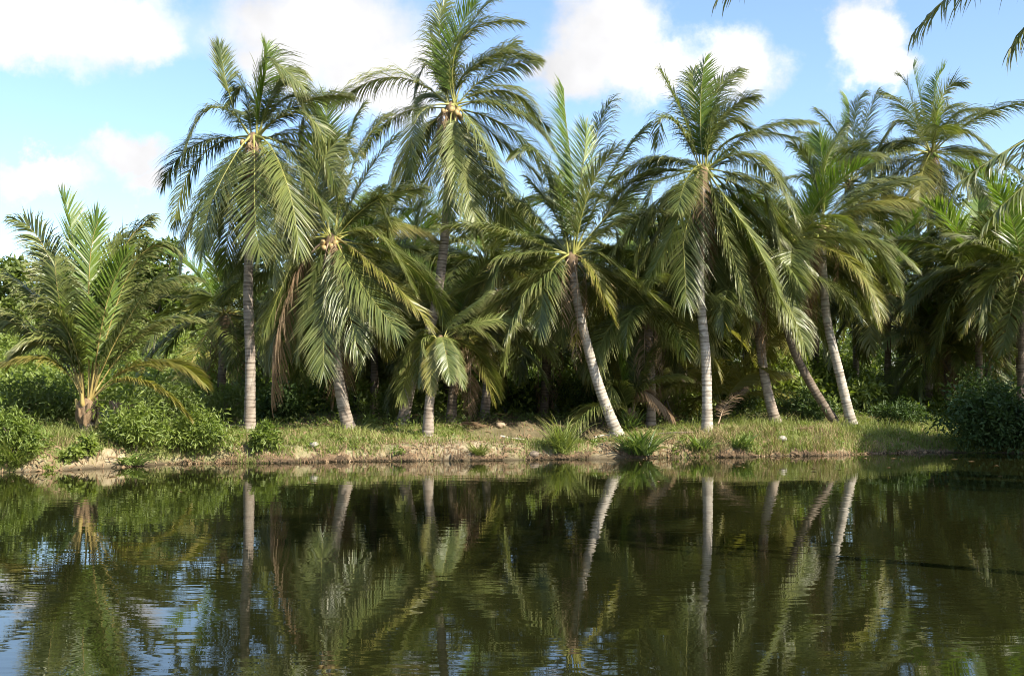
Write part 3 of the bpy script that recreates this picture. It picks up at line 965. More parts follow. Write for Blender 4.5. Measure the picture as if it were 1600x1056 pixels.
# ---- second row
palm('tall palm on the right with upright crown high against the sky and yellow coconuts', (1452, 640), [(1450, 520), (1452, 400)], (1455, 238), seed=8, bark=BARK, fill=18, fill_arc=(0, 6.28), fill_len=5.4, nuts='green', nut_n=8,
     fronds=[(1440, 165, 1428, 105, 0.3, 'new'), (1472, 150, 1505, 122, -0.4), (1492, 180, 1548, 170, 0.2), (1500, 205, 1558, 240, -0.4), (1412, 190, 1375, 218, 0.3), (1400, 222, 1358, 268, -0.3), (1425, 160, 1402, 112, 0.8),
             (1420, 300, 1392, 385, -1.0), (1450, 320, 1445, 405, -1.7, 'face'), (1486, 310, 1502, 395, -1.3, 'face'), (1508, 270, 1562, 352, -0.7, 'face'), (1400, 272, 1365, 355, 0.5), (1435, 305, 1415, 395, 0.9),
             (1475, 320, 1470, 405, 1.0), (1512, 238, 1562, 295, 0.9), (1460, 150, 1475, 108, 0.9, 'new'), (1480, 165, 1530, 140, 1.0)])
palm('slim palm with a vertical trunk close behind the leaning pale trunk', (1338, 632), [(1337, 540), (1334, 430)], (1326, 288), seed=9, bark=BARK_PALE, r0=0.17, fill=14, fill_arc=(0, 6.28), fill_len=5.0,
     fronds=[(1312, 218, 1272, 165, 0.4), (1335, 200, 1345, 143, -0.3), (1352, 210, 1378, 155, 0.3), (1298, 230, 1252, 228, 0.5), (1362, 240, 1405, 228, -0.3), (1372, 280, 1415, 345, -0.5), (1288, 290, 1248, 352, -0.5),
             (1310, 345, 1290, 415, -1.0), (1342, 345, 1352, 425, -1.0), (1325, 205, 1318, 150, 0.8, 'new'), (1365, 262, 1420, 285, 0.9), (1345, 215, 1365, 140, 0.9)])
palm('shorter palm with dark curved trunk between the white trunk and the leaning trunks', (1213, 661), [(1195, 590), (1183, 500)], (1172, 432), seed=10, bark=BARK, generic=20, glen=4.2, gen_kw=dict(e_hi=70, az0=2.0))
palm('palm whose dark trunk leans strongly left low over the grass', (1312, 664), [(1270, 605), (1238, 540), (1228, 480)], (1245, 385), seed=11, bark=BARK_DARK, r0=0.16, generic=18, glen=4.4, gen_kw=dict(e_hi=75, az0=3.0))
palm('young palm with a short dark trunk beside the shaded bush on the right', (1482, 650), [], (1480, 545), seed=12, bark=BARK_DARK, r0=0.19, r1=0.17, generic=22, glen=4.0, gen_kw=dict(e_lo=-35, droop=(35, 70), az0=0.9))
palm('palm with leaning trunk behind the dark bush on the right', (1545, 634), [(1533, 585)], (1525, 490), seed=13, bark=BARK_DARK, generic=14, glen=4.0)
palm('palm at the right edge with a dark vertical trunk', (1592, 645), [(1593, 570)], (1592, 440), seed=14, bark=BARK_DARK, generic=17, glen=4.0, gen_kw=dict(az0=0.3))
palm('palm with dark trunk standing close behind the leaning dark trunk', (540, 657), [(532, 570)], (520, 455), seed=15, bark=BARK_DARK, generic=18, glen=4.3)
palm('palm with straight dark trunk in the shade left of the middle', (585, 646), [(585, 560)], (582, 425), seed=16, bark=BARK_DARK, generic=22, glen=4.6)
palm('short palm with grey ringed trunk and tan drooping fronds in front of the tallest palm', (668, 679), [(671, 630), (678, 590)], (688, 535), seed=17, skirt=0, bark=BARK, r0=0.17, lscale=0.8, generic=4, glen=3.4, gen_kw=dict(e_hi=50, arc=(0.4, 2.7)),
     fronds=[(681, 540, 672, 600, -1.0, 'old'), (660, 530, 634, 588, -0.8), (706, 535, 728, 592, -0.8), (692, 535, 700, 585, -1.3), (658, 520, 622, 562, 0.3), (725, 510, 775, 530, 0.5), (720, 485, 765, 450, 0.9)])
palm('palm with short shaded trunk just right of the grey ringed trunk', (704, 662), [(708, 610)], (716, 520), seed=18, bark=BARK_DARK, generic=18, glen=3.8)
palm('palm with sunlit ringed trunk in the hollow behind the bank', (757, 651), [(762, 580)], (764, 415), seed=19, bark=BARK, generic=24, glen=4.9)
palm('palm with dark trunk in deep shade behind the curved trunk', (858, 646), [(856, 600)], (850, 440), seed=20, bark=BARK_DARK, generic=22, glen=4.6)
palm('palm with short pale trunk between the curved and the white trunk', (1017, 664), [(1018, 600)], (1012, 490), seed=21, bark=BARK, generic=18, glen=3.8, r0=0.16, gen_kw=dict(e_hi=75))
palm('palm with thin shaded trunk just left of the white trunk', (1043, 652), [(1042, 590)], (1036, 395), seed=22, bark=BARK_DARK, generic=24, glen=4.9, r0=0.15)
palm('trunkless young palm with arching green fronds right of the curved trunk', (985, 668), [], (985, 648), seed=23, skirt=0, bark=BARK_DARK, r0=0.15, r1=0.15, flare=1,
     fronds=[(965, 560, 945, 480, 0.3, 'new'), (1010, 570, 1058, 535, -0.3), (1020, 595, 1066, 585, -0.8), (945, 580, 905, 540, 0.6), (995, 560, 1010, 490, 0.8), (935, 632, 885, 668, -1.8), (1005, 610, 1045, 640, -0.8, 'dead'), (960, 600, 920, 600, -0.8), (1000, 580, 1030, 520, 0.2)])
palm('low young palm behind the shaded trunks left of the middle', (600, 640), [], (600, 615), seed=24, skirt=0, bark=BARK_DARK, r0=0.15, r1=0.15, flare=1, generic=12, glen=4.2, gen_kw=dict(e_lo=25, droop=(40, 70)))
palm('low young palm with brownish fronds just right of the white trunk', (1128, 655), [], (1128, 636), seed=25, skirt=0, bark=BARK_DARK, r0=0.15, r1=0.15, flare=1, material=LEAF_OLD, generic=11, glen=3.6, gen_kw=dict(e_lo=25, droop=(40, 70)))

# ---- crowded palms further back: five kinds built once, then copied
variants = []
for v, (hh, nf, ln) in enumerate(((5.2, 22, 4.6), (6.0, 24, 4.8), (3.9, 22, 4.3), (6.9, 24, 4.8))):
    B = np.array([0.0, 200.0 + 30 * v, 0.0])
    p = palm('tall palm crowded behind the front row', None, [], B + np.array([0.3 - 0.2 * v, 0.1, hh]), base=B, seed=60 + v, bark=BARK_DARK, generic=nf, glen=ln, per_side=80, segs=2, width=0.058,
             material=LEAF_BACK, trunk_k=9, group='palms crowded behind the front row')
    variants.append(p)
used = [False] * 4
ZONES = [(320, 'shaded background palm crowding between the young palm and the straight pale trunk'), (470, 'shaded background palm crowding behind the straight pale and leaning dark trunks'),
         (610, 'shaded background palm crowding behind the straight shaded trunk left of the middle'), (700, 'shaded background palm crowding behind the tallest palm'),
         (820, 'shaded background palm crowding behind the hollow in the bank'), (930, 'shaded background palm crowding behind the curved trunk'), (1065, 'shaded background palm crowding behind the white trunk'),
         (1150, 'shaded background palm crowding just right of the white trunk'), (1250, 'shaded background palm crowding behind the strongly leaning dark trunk'), (1400, 'shaded background palm crowding behind the sunny clearing'),
         (1520, 'shaded background palm crowding behind the large dark bush'), (1630, 'shaded background palm crowding at the right edge of the picture')]
back = [(345, 47, 2), (430, 52, 2), (560, 50, 1), (615, 52, 2), (665, 56, 0), (735, 57, 0), (700, 50, 2), (850, 47, 2), (985, 54, 2), (1065, 48, 2), (1070, 57, 0), (1130, 51, 0), (1165, 57, 1), (1230, 52, 0), (1275, 58, 1),
        (1505, 53, 1), (1540, 48, 0), (1528, 47, 3), (1592, 45, 3), (1385, 51, 1), (1618, 50, 3), (1010, 50, 0), (640, 48, 0), (1575, 56, 1), (1640, 57, 3),
        (310, 88, 1), (400, 92, 3), (470, 84, 3), (540, 95, 3), (640, 90, 3), (720, 86, 3), (790, 94, 3), (860, 86, 3), (930, 92, 3), (1000, 86, 3), (1120, 92, 3), (1200, 88, 3), (1360, 86, 3), (1410, 95, 3), (1460, 88, 3)]
for i, (px, Y, v) in enumerate(back):
    x = (px - CX) / F * Y
    o = variants[v] if not used[v] else copy_tree(variants[v])
    used[v] = True
    o.location = (x, Y, float(ground(x, Y)) - 0.05)
    o.rotation_euler = (0, 0, rng.random() * 6.28)
    s = 0.88 + 0.22 * rng.random()
    o.scale = (s, s, s)
    o['label'] = ZONES[min(range(len(ZONES)), key=lambda k: abs(ZONES[k][0] - px))][1]
    o['group'] = 'palms crowded ' + o['label'].split('crowding ')[1]

# ---- palms on the near right bank whose fronds hang into the picture
def near_palm(label, base_xy, crown, seed, fr, generic, glen, lm=0.85, lw=0.024, **kw):
    B = np.array([base_xy[0], base_xy[1], float(ground(*base_xy))])
    o = palm(label, None, [], np.array(crown, float), base=B, seed=seed, bark=BARK, generic=generic, glen=glen, **kw)
    r = np.random.default_rng(seed)
    for (mx, my, tx, ty, Ym, Yt) in fr:
        P = quad_curve(np.array(crown) + np.array([-0.1, 0, 0.1]), at(mx, my, Ym), at(tx, ty, Yt))
        add_frond(o, B, P, r, LEAF, MIDRIB, grav=0.75, lift=-0.15, per_side=62, width=lw, ragged=0.2, lmax=lm)
    return o


near_palm('near palm off the right side, dark frond tips hanging into the top right corner', (9.6, 11.3), (8.6, 11.6, 7.6), 31,
          [(1640, -95, 1430, 48, 12.2, 12.0), (1720, -50, 1580, 75, 11.8, 11.6), (1500, -190, 1130, -12, 12.6, 12.6)], 18, 4.6, gen_kw=dict(e_lo=25, e_hi=70, droop=(30, 50), az0=0.0))
near_palm('palm off the right edge reaching dark frond tips leftwards over the pond', (16.2, 22.5), (15.0, 22.8, 7.6), 32,
          [(1700, 185, 1500, 285, 22.8, 22.6), (1690, 240, 1540, 350, 22.5, 22.2), (1700, 215, 1530, 262, 23.2, 23.5)], 12, 4.4, lm=1.0, lw=0.04, gen_kw=dict(arc=(-1.3, 1.3)))

# ------------------------------------------------------------------ broadleaf plants


def leaf_cloud(r, centres, radii, per, size, asp=0.34, up=0.35, sizevar=0.6, flat=1.0):
    """bent two-quad leaves scattered in clumps"""
    n = len(centres) * per
    c = np.repeat(centres, per, 0)
    rad = np.repeat(radii, per)
    d = norm(r.normal(0, 1, (n, 3)))
    pos = c + d * (rad * r.random(n) ** 0.45)[:, None] * np.array([1, 1, flat])
    L = size * (1 + sizevar * (r.random(n) * 2 - 1))
    ax = norm(d * 0.8 + r.normal(0, 0.7, (n, 3)) + np.array([0, 0, up - 0.35]))
    nz = norm(np.array([0, 0, 1.0]) * (0.6 + up) + r.normal(0, 0.55, (n, 3)) + 0.4 * d)
    sd = norm(np.cross(ax, nz))
    nn = np.cross(sd, ax)
    w = (L * asp * 0.5)[:, None]
    a = pos
    m1 = pos + ax * (L * 0.45)[:, None]
    t = pos + ax * L[:, None] - nn * (L * 0.22)[:, None]
    V = np.stack([a, m1 - sd * w + nn * w * 0.25, t, m1 + sd * w + nn * w * 0.25], 1).reshape(-1, 3)
    b = np.arange(n) * 4
    f = np.vstack([np.stack([b, b + 1, b + 2], 1), np.stack([b, b + 2, b + 3], 1)])
    return V, f, np.repeat(np.clip(np.repeat(r.random(len(centres)), per) * 0.6 + r.random(n) * 0.4, 0, 1), 4)


def clump_centres(r, n, rx, ry, rz, z0, hollow=0.5, rag=0.45):
    d = norm(r.normal(0, 1, (n, 3)))
    d[:, 2] = np.abs(d[:, 2]) * np.where(r.random(n) < 0.75, 1, -0.6)
    rr = (hollow + (1 - hollow) * r.random(n)) * (1 + rag * (r.random(n) * 2 - 1))
    return d * rr[:, None] * np.array([rx, ry, rz]) + np.array([0, 0, z0])


def stems_mesh(r, n, h, spread, rad):
    Vs, Fs, o = [], [], 0
    for i in range(n):
        a = r.random() * 6.28
        e = np.array([math.cos(a) * spread * r.random(), math.sin(a) * spread * r.random(), h * (0.6 + 0.4 * r.random())])
        P = quad_curve(np.array([0.06 * math.cos(a), 0.06 * math.sin(a), -0.08]), e * np.array([0.35, 0.35, 0.55]), e, 6)
        v, q = tube(P, np.linspace(rad, rad * 0.35, 6), 5)
        Vs.append(v); Fs.append(q + o); o += len(v)
    return np.vstack(Vs), np.vstack(Fs)


def shrub(label, px, py, wpx, hpx, material=BUSH, seed=0, leaf=0.15, clumps=70, per=42, asp=0.26, dy=0.6, Y=None, group=None, name='shrub', cat='shrub', loc=None, up=0.35):
    r = np.random.default_rng(300 + seed)
    B = solve_base(px, py) if loc is None else np.array(loc, float)
    s = B[1] / F
    rx, rz = wpx * 0.5 * s, hpx * s
    root = bpy.data.objects.new(name, None)
    COL.objects.link(root); root.location = B
    tag(root, label, cat, group)
    c = clump_centres(r, clumps, rx * 0.86, rx * dy * 0.86, rz * 0.60, rz * 0.36)
    c[:, 2] = np.maximum(c[:, 2], 0.04)
    V, f, vr = leaf_cloud(r, c, np.full(clumps, 0.30 * min(rx, rz) + 0.05) * (0.35 + 0.8 * r.random(clumps)), per, leaf, asp, up)
    V[:, 2] = np.maximum(V[:, 2], -0.1)
    link('foliage', mesh_np('foliage', V, [f], attrs={'vary': vr}, mats=[material]), root)
    sv, sq = stems_mesh(r, 7, rz * 0.75, rx * 0.8, 0.018 + 0.012 * rz)
    link('stem', mesh_np('stem', sv, [sq], smooth=True, mats=[WOOD]), root)
    return root


shrub('rounded light green bush at the left end of the bank', 20, 712, 105, 64, BUSH_B, 1, clumps=80)
shrub('dense green bush on the bank just right of the young palm', 210, 704, 130, 68, BUSH_B, 2, clumps=95)
shrub('rounded bright green bush left of the straight pale trunk', 312, 708, 105, 62, BUSH_B, 3, clumps=85)
shrub('small bright green bush at the foot of the straight pale trunk', 412, 703, 50, 45, BUSH_B, 4, clumps=35)
shrub('olive bush behind the young palm at the left edge', 45, 672, 150, 75, BUSH, 5, clumps=80)
shrub('green leafy bush behind the straight pale trunk', 350, 662, 95, 58, BUSH, 6, clumps=70)
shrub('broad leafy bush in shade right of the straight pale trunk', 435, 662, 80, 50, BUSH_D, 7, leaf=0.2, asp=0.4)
shrub('tiny bright green seedling on the bank below the young palm', 135, 714, 34, 28, BUSH_B, 8, clumps=16, per=30, leaf=0.14, asp=0.5)
shrub('small yellow green plant at the water below the young palm', 110, 725, 28, 24, BUSH_B, 9, clumps=14, per=30, leaf=0.13, asp=0.5)
shrub('tall bright green shrub behind the dark curved trunk', 1225, 640, 100, 95, BUSH_B, 10, leaf=0.24, clumps=90)
shrub('bright green shrub behind the two leaning trunks', 1300, 636, 110, 85, BUSH_B, 11, leaf=0.2, clumps=90)
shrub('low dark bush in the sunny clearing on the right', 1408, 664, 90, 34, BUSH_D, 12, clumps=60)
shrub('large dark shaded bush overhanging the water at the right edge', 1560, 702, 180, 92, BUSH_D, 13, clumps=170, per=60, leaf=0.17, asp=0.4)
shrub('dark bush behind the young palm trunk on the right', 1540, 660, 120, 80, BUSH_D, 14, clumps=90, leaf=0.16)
shrub('lush sunlit bush in the clearing left of the short dark trunk', 1440, 640, 90, 50, BUSH_B, 15, clumps=60)
shrub('dark leafy bush right of the curved dark trunk', 1255, 658, 110, 45, BUSH_D, 16, clumps=70)
shrub('green bush under the young palm fronds at the left', 90, 668, 110, 60, BUSH, 17, clumps=70)
shrub('green bush between the young palm and the straight pale trunk', 265, 668, 120, 75, BUSH, 18, clumps=80)
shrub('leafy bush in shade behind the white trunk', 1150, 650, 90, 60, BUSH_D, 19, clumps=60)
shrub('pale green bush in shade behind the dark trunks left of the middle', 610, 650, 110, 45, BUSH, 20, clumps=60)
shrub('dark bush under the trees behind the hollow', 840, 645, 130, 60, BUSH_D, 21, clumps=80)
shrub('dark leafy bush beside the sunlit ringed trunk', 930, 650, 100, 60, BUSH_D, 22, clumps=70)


def blade_plant(label, px, py, wpx, hpx, n, width, material, seed, stiff=0.6, name='blade_plant', cat='plant', loc=None):
    """long narrow leaves rising and arching from a few shoots"""
    r = np.random.default_rng(500 + seed)
    B = solve_base(px, py) if loc is None else np.array(loc, float)
    s = B[1] / F
    hw, h = wpx * 0.5 * s, hpx * s
    root = bpy.data.objects.new(name, None)
    COL.objects.link(root); root.location = B
    tag(root, label, cat)
    segs = 5
    a = r.random(n) * 6.28
    rr = hw * 0.45 * np.sqrt(r.random(n))
    a2 = r.random(n) * 6.28
    st = np.stack([rr * np.cos(a2), 0.6 * rr * np.sin(a2), h * 0.3 * r.random(n) * (stiff > 0.7)], 1)
    d = norm(np.stack([np.cos(a), np.sin(a), 0.5 + 2.0 * stiff * r.random(n)], 1))
    L = h * (0.55 + 0.55 * r.random(n))
    sd = norm(np.cross(d, np.array([0, 0, 1.0])) + r.normal(0, 0.25, (n, 3)))
    V, A = [], []
    p = st
    for k in range(segs + 1):
        t = k / segs
        wd = width * (0.6, 1, 1, 0.85, 0.5, 0.03)[k] * 0.5
        V += [p - sd * wd, p + sd * wd]; A += [np.full(n, t)] * 2
        dk = norm(d + np.array([0, 0, -1.0]) * (t ** 1.5) * (1.5 - stiff))
        p = p + dk * (L / segs)[:, None]
    V = np.stack(V, 1).reshape(-1, 3); A = np.stack(A, 1).ravel()
    b = np.arange(n) * 2 * (segs + 1)
    f = np.vstack([np.stack([b + 2 * k, b + 2 * k + 1, b + 2 * k + 3, b + 2 * k + 2], 1) for k in range(segs)])
    link('blades', mesh_np('blades', V, [f], attrs={'along': A, 'vary': np.repeat(r.random(n), 2 * (segs + 1))}, mats=[material]), root)
    return root


blade_plant('tall grass tuft at the water in front of the hollow', 878, 712, 70, 62, 240, 0.022, GRASS, 1, 0.75, 'grass_tuft', 'grass tuft')
blade_plant('small straw grass tuft on the bare bank left of the tall tuft', 748, 712, 46, 34, 130, 0.02, GRASS, 2, 0.6, 'grass_tuft', 'grass tuft')
blade_plant('dense sword leaved plant at the foot of the curved trunk', 1000, 712, 86, 62, 170, 0.060, BLADE, 3, 0.62)
blade_plant('sword leaved plant on the bank right of the white trunk', 1092, 706, 60, 42, 80, 0.055, BLADE, 4, 0.6)
blade_plant('sword leaved plant among dry grass right of the white trunk', 1160, 702, 70, 40, 80, 0.055, BLADE, 5, 0.55)
blade_plant('spiky blue green plant at the water below the dense bush', 205, 727, 90, 45, 80, 0.05, BLADE, 6, 0.35)
blade_plant('coarse grass clump at the water at the left edge', 20, 735, 90, 60, 200, 0.03, GRASS, 7, 0.6, 'grass_tuft', 'grass tuft')
blade_plant('pale sword leaved plant behind the foot of the curved trunk', 985, 672, 46, 40, 50, 0.05, BLADE, 8, 0.8)


def tree(label, px, base_py, Y, crown_px, material, seed, leaf=0.28, clumps=170, per=50, group=None, name='broadleaf_tree'):
    """crown_px: list of (px, py, rx, ry) lobes"""
    r = np.random.default_rng(700 + seed)
    x = (px - CX) / F * Y
    B = np.array([x, Y, float(ground(x, Y))])
    s = Y / F
    root = bpy.data.objects.new(name, None)
    COL.objects.link(root); root.location = B
    tag(root, label, 'tree', group)
    Vs, Fs, Rs, o = [], [], [], 0
    tv, tf, to = [], [], 0
    v, q = tube(quad_curve(np.array([0, 0, -0.2]), np.array([0.1, 0, 1.6]), at(crown_px[0][0], crown_px[0][1], Y) - B, 10), np.linspace(0.26, 0.10, 10), 9)
    tv.append(v); tf.append(q); to += len(v)
    area = sum(c[2] * c[3] for c in crown_px)
    for (cx_, cy_, rx, ry) in crown_px:
        C = at(cx_, cy_, Y) - B
        n = max(10, int(clumps * rx * ry / area))
        d = norm(r.normal(0, 1, (n, 3)))
        rr = 0.45 + 0.55 * r.random(n) ** 0.6
        c = C + d * rr[:, None] * np.array([rx, (rx + ry) * 0.45, ry]) * s * (0.85 + 0.3 * r.random(n))[:, None]
        V, f, vr = leaf_cloud(r, c, (0.16 * min(rx, ry) * s + 0.25) * (0.7 + 0.6 * r.random(n)), per, leaf, 0.5, 0.35, flat=0.7)
        Vs.append(V); Fs.append(f + o); Rs.append(vr); o += len(V)
        for k in range(5):
            e = c[r.integers(0, n)]
            st = np.array([0.1, 0, max(1.0, C[2] * 0.45)])
            v, q = tube(quad_curve(st, (st + e) / 2 + np.array([0, 0, -0.2]), e, 6), np.linspace(0.09, 0.03, 6), 6)
            tv.append(v); tf.append(q + to); to += len(v)
    link('crown', mesh_np('crown', np.vstack(Vs), [np.vstack(Fs)], attrs={'vary': np.concatenate(Rs)}, mats=[material]), root)
    link('trunk', mesh_np('trunk', np.vstack(tv), [np.vstack(tf)], smooth=True, mats=[TREEBARK]), root)
    return root


tree('broad green tree at the left edge behind the young palm', 10, 640, 76, [(5, 455, 70, 55), (-60, 430, 60, 50), (40, 510, 70, 60), (20, 580, 90, 55)], BUSH, 1, clumps=300, leaf=0.4)
tree('round topped olive tree rising behind the young palm', 235, 640, 80, [(240, 405, 42, 40), (215, 460, 60, 45), (260, 490, 70, 60), (230, 560, 90, 70)], BUSH, 2, clumps=300, leaf=0.4)
tree('dark green tree behind the young palm trunk', 130, 640, 78, [(130, 490, 80, 55), (100, 570, 90, 60), (170, 580, 80, 60)], BUSH_D, 3, clumps=240, leaf=0.4)
tree('green tree far behind the straight pale trunk', 350, 640, 112, [(345, 470, 75, 55), (330, 560, 90, 70), (400, 570, 70, 60)], BUSH, 4, leaf=0.5)
tree('green tree far behind the leaning dark trunk', 480, 640, 120, [(480, 450, 85, 55), (440, 560, 90, 60), (530, 560, 90, 60)], BUSH, 11, leaf=0.5)
tree('green tree far behind the tallest palm', 640, 640, 118, [(640, 440, 110, 70), (600, 540, 110, 80), (700, 540, 110, 80)], BUSH, 5, clumps=230, leaf=0.55)
tree('green tree far behind the curved trunk', 880, 640, 118, [(880, 440, 110, 70), (820, 540, 110, 80), (930, 540, 110, 80)], BUSH, 6, clumps=230, leaf=0.55)
tree('green tree far behind the white trunk', 1110, 640, 118, [(1110, 430, 110, 70), (1060, 540, 110, 80), (1170, 540, 110, 80)], BUSH, 7, clumps=230, leaf=0.55)
tree('olive tree far behind the two leaning trunks', 1330, 640, 118, [(1330, 420, 110, 70), (1290, 530, 110, 80), (1400, 540, 110, 80)], BUSH, 8, clumps=230, leaf=0.55)
tree('dark tree at the right edge behind the palms', 1570, 640, 64, [(1585, 330, 80, 70), (1540, 430, 110, 80), (1640, 420, 110, 80), (1560, 540, 120, 80)], BUSH_D, 9, clumps=260)


tree('broadleaf tree beyond the right edge, its shade darkening the bank', 1850, 640, 33.3, [(1850, 450, 170, 110), (1780, 470, 120, 90), (1960, 460, 130, 110), (1850, 530, 150, 70)], BUSH_D, 10, clumps=300, leaf=0.32)


def undergrowth():
    """the thicket that closes the view between the trunks"""
    r = np.random.default_rng(77)
    n = 2300
    Y = 46 + 30 * r.random(n)
    px = -150 + 1900 * r.random(n)
    x = (px - CX) / F * Y
    top = (1.4 + 3.4 * sstep(52, 70, Y)) * (0.5 + 0.8 * fbm(x * 0.25, Y * 0.25))
    top = np.where((px > 1370) & (px < 1480) & (Y < 58), top * 0.2, top)
    z = ground(x, Y) + top * r.random(n) ** 0.8
    V, f, vr = leaf_cloud(r, np.stack([x, Y, z], 1), 0.35 + 0.5 * r.random(n), 60, 0.26, 0.42, 0.3)
    o = link('undergrowth', mesh_np('undergrowth', V, [f], attrs={'vary': vr}, mats=[BUSH_B]))
    tag(o, 'dark leafy undergrowth filling the shade between the palm trunks', 'undergrowth', kind='stuff')
    # low herbs on the shaded floor
    n = 900
    px = -60 + 1720 * r.random(n)
    x0 = (px - CX) / F * 40
    Y = shore(x0) + 4.5 + 14 * r.random(n) ** 1.2
    x = (px - CX) / F * Y
    ok = ~((np.abs(px - 850) < 120) & (Y - shore(x) < 6.5))
    x, Y = x[ok], Y[ok]
    z = ground(x, Y) + 0.08 + 0.25 * r.random(len(x)) * fbm(x, Y)
    V, f, vr = leaf_cloud(r, np.stack([x, Y, z], 1), 0.18 + 0.25 * r.random(len(x)), 34, 0.11, 0.4, 0.45, flat=0.7)
    o = link('ground_cover', mesh_np('ground_cover', V, [f], attrs={'vary': vr}, mats=[BUSH]))
    tag(o, 'low leafy weeds covering the ground under the palms', 'weeds', kind='stuff')


undergrowth()


def weeds():
    r = np.random.default_rng(123)
    n = 420
    px = -40 + 1500 * r.random(n)
    x = (px - CX) / F * 34
    y = shore(x) + 0.12 + 3.2 * r.random(n) ** 1.3
    x = (px - CX) / F * y
    keep = (r.random(n) < 0.12 + 0.8 * grass_mask(x, y)) & (fbm(x * 0.8, y * 0.8 + 15) > 0.42)
    x, y = x[keep], y[keep]
    V, f, vr = leaf_cloud(r, np.stack([x, y, ground(x, y) + 0.06], 1), 0.08 + 0.16 * r.random(len(x)), 40, 0.10, 0.4, 0.5, flat=0.6)
    o = link('bank_weeds', mesh_np('bank_weeds', V, [f], attrs={'vary': vr}, mats=[BUSH_B]))
    tag(o, 'small bright green weeds dotted over the grassy bank', 'weeds', kind='stuff')


weeds()


def grass():
    r = np.random.default_rng(5)

    def blades(name, label, n, test, hmin, hmax, width, m, lean=0.5, dmin=0.0, dmax=9.0):
        px = -80 + 1760 * r.random(n)
        d = dmin + (dmax - dmin) * r.random(n) ** 1.5
        x = (px - CX) / F * 34.0
        y = shore(x) + d
        x = (px - CX) / F * y
        keep = r.random(n) < test(x, y, pxx(x, y), inland(x, y))
        x, y = x[keep], y[keep]
        z = ground(x, y) - 0.01
        k = len(x)
        h = (hmin + (hmax - hmin) * r.random(k) ** 1.4) * (0.55 + 0.9 * fbm(x * 1.1, y * 1.1))
        a = r.random(k) * 6.28
        dv = np.stack([np.cos(a) * lean, np.sin(a) * lean - 0.12, np.ones(k)], 1) * h[:, None]
        dv[:, :2] *= (0.3 + r.random(k))[:, None]
        b = np.stack([x, y, z], 1)
        sa = r.normal(0, 0.7, k)
        sd = np.stack([np.cos(sa), np.sin(sa), 0 * sa], 1) * width * 0.5
        m1 = b + dv * np.array([0.4, 0.4, 0.62])
        t = b + dv * np.array([1.2, 1.2, 0.88])
        V = np.stack([b - sd, b + sd, m1 + sd * 0.8, m1 - sd * 0.8, t], 1).reshape(-1, 3)
        i = np.arange(k) * 5
        f4 = np.stack([i, i + 1, i + 2, i + 3], 1); f3 = np.stack([i + 3, i + 2, i + 4], 1)
        A = np.tile([0, 0, 0.55, 0.55, 1.0], k)
        vr = np.clip(0.65 * np.repeat(fbm(x * 0.7, y * 0.7 + 50), 5) * 1.3 + 0.35 * np.repeat(r.random(k), 5) - 0.1, 0, 1)
        o = link(name, mesh_np(name, V, [f4, f3], attrs={'along': A, 'vary': vr}, mats=[m]))
        tag(o, label, 'grass', kind='stuff')
    blades('grass', 'short green grass on top of the bank', 110000, lambda x, y, p, d: np.clip(grass_mask(x, y) * (0.25 + 1.1 * sstep(0.42, 0.58, fbm(x * 0.8, y * 0.8 + 9))), 0, 1) * (1 - 0.75 * sstep(4.5, 7.5, d) * (1 - np.exp(-((p - 1410) / 60) ** 2))), 0.07, 0.24, 0.016, GRASS)
    blades('tall_grass', 'longer green grass on the slopes at both ends of the bank', 30000,
           lambda x, y, p, d: np.clip(sstep(360, 200, p) + sstep(1100, 1180, p) + 0.35 * sstep(0.5, 0.62, fbm(x * 1.7, y * 1.7 + 11)), 0, 1) * (grass_mask(x, y) > 0.2) * sstep(0.35, 0.6, fbm(x * 0.9, y * 0.9 + 70)) * (d > 0.12), 0.18, 0.5, 0.018, GRASS, 0.6, 0.1, 5.0)
    blades('dry_grass', 'straw coloured dry grass hanging over the bank', 46000,
           lambda x, y, p, d: np.clip(1.0 * np.exp(-((p - 1190) / 110) ** 2) + 0.5 * np.exp(-((p - 95) / 60) ** 2) + 0.35 * np.exp(-((p - 1330) / 50) ** 2) + 0.07, 0, 1) * (d > 0.1) * sstep(0.35, 0.6, fbm(x * 1.2, y * 1.2 + 20)), 0.14, 0.42, 0.016, STRAW, 0.8, 0.05, 2.4)
    # roots and dead stalks hanging from the cut face to the water
    n = 5200
    px = -60 + 1500 * r.random(n)
    x = (px - CX) / F * 33.0
    y = shore(x) + 0.02 + 0.3 * r.random(n)
    x = (px - CX) / F * y
    z = ground(x, y)
    keep = (z > 0.04) & (z < 0.26) & (fbm(x * 1.5, 3.0) > 0.42)
    x, y, z = x[keep], y[keep], z[keep]
    k = len(x)
    L = z * (0.6 + 0.5 * r.random(k))
    sd = np.stack([0.008 + 0.01 * r.random(k), 0 * x, 0 * x], 1)
    b = np.stack([x, y - 0.02, z + 0.02], 1)
    m1 = b + np.stack([r.normal(0, 0.03, k), -0.05 - 0.06 * r.random(k), -0.4 * L], 1)
    t = b + np.stack([r.normal(0, 0.06, k), -0.12 - 0.10 * r.random(k), -L], 1)
    V = np.stack([b - sd, b + sd, m1 + sd, m1 - sd, t], 1).reshape(-1, 3)
    i = np.arange(k) * 5
    o = link('hanging_roots', mesh_np('hanging_roots', V, [np.stack([i, i + 1, i + 2, i + 3], 1), np.stack([i + 3, i + 2, i + 4], 1)], mats=[ROOT]))
    tag(o, 'brown roots hanging down the cut bank to the water', 'roots', kind='stuff')


grass()


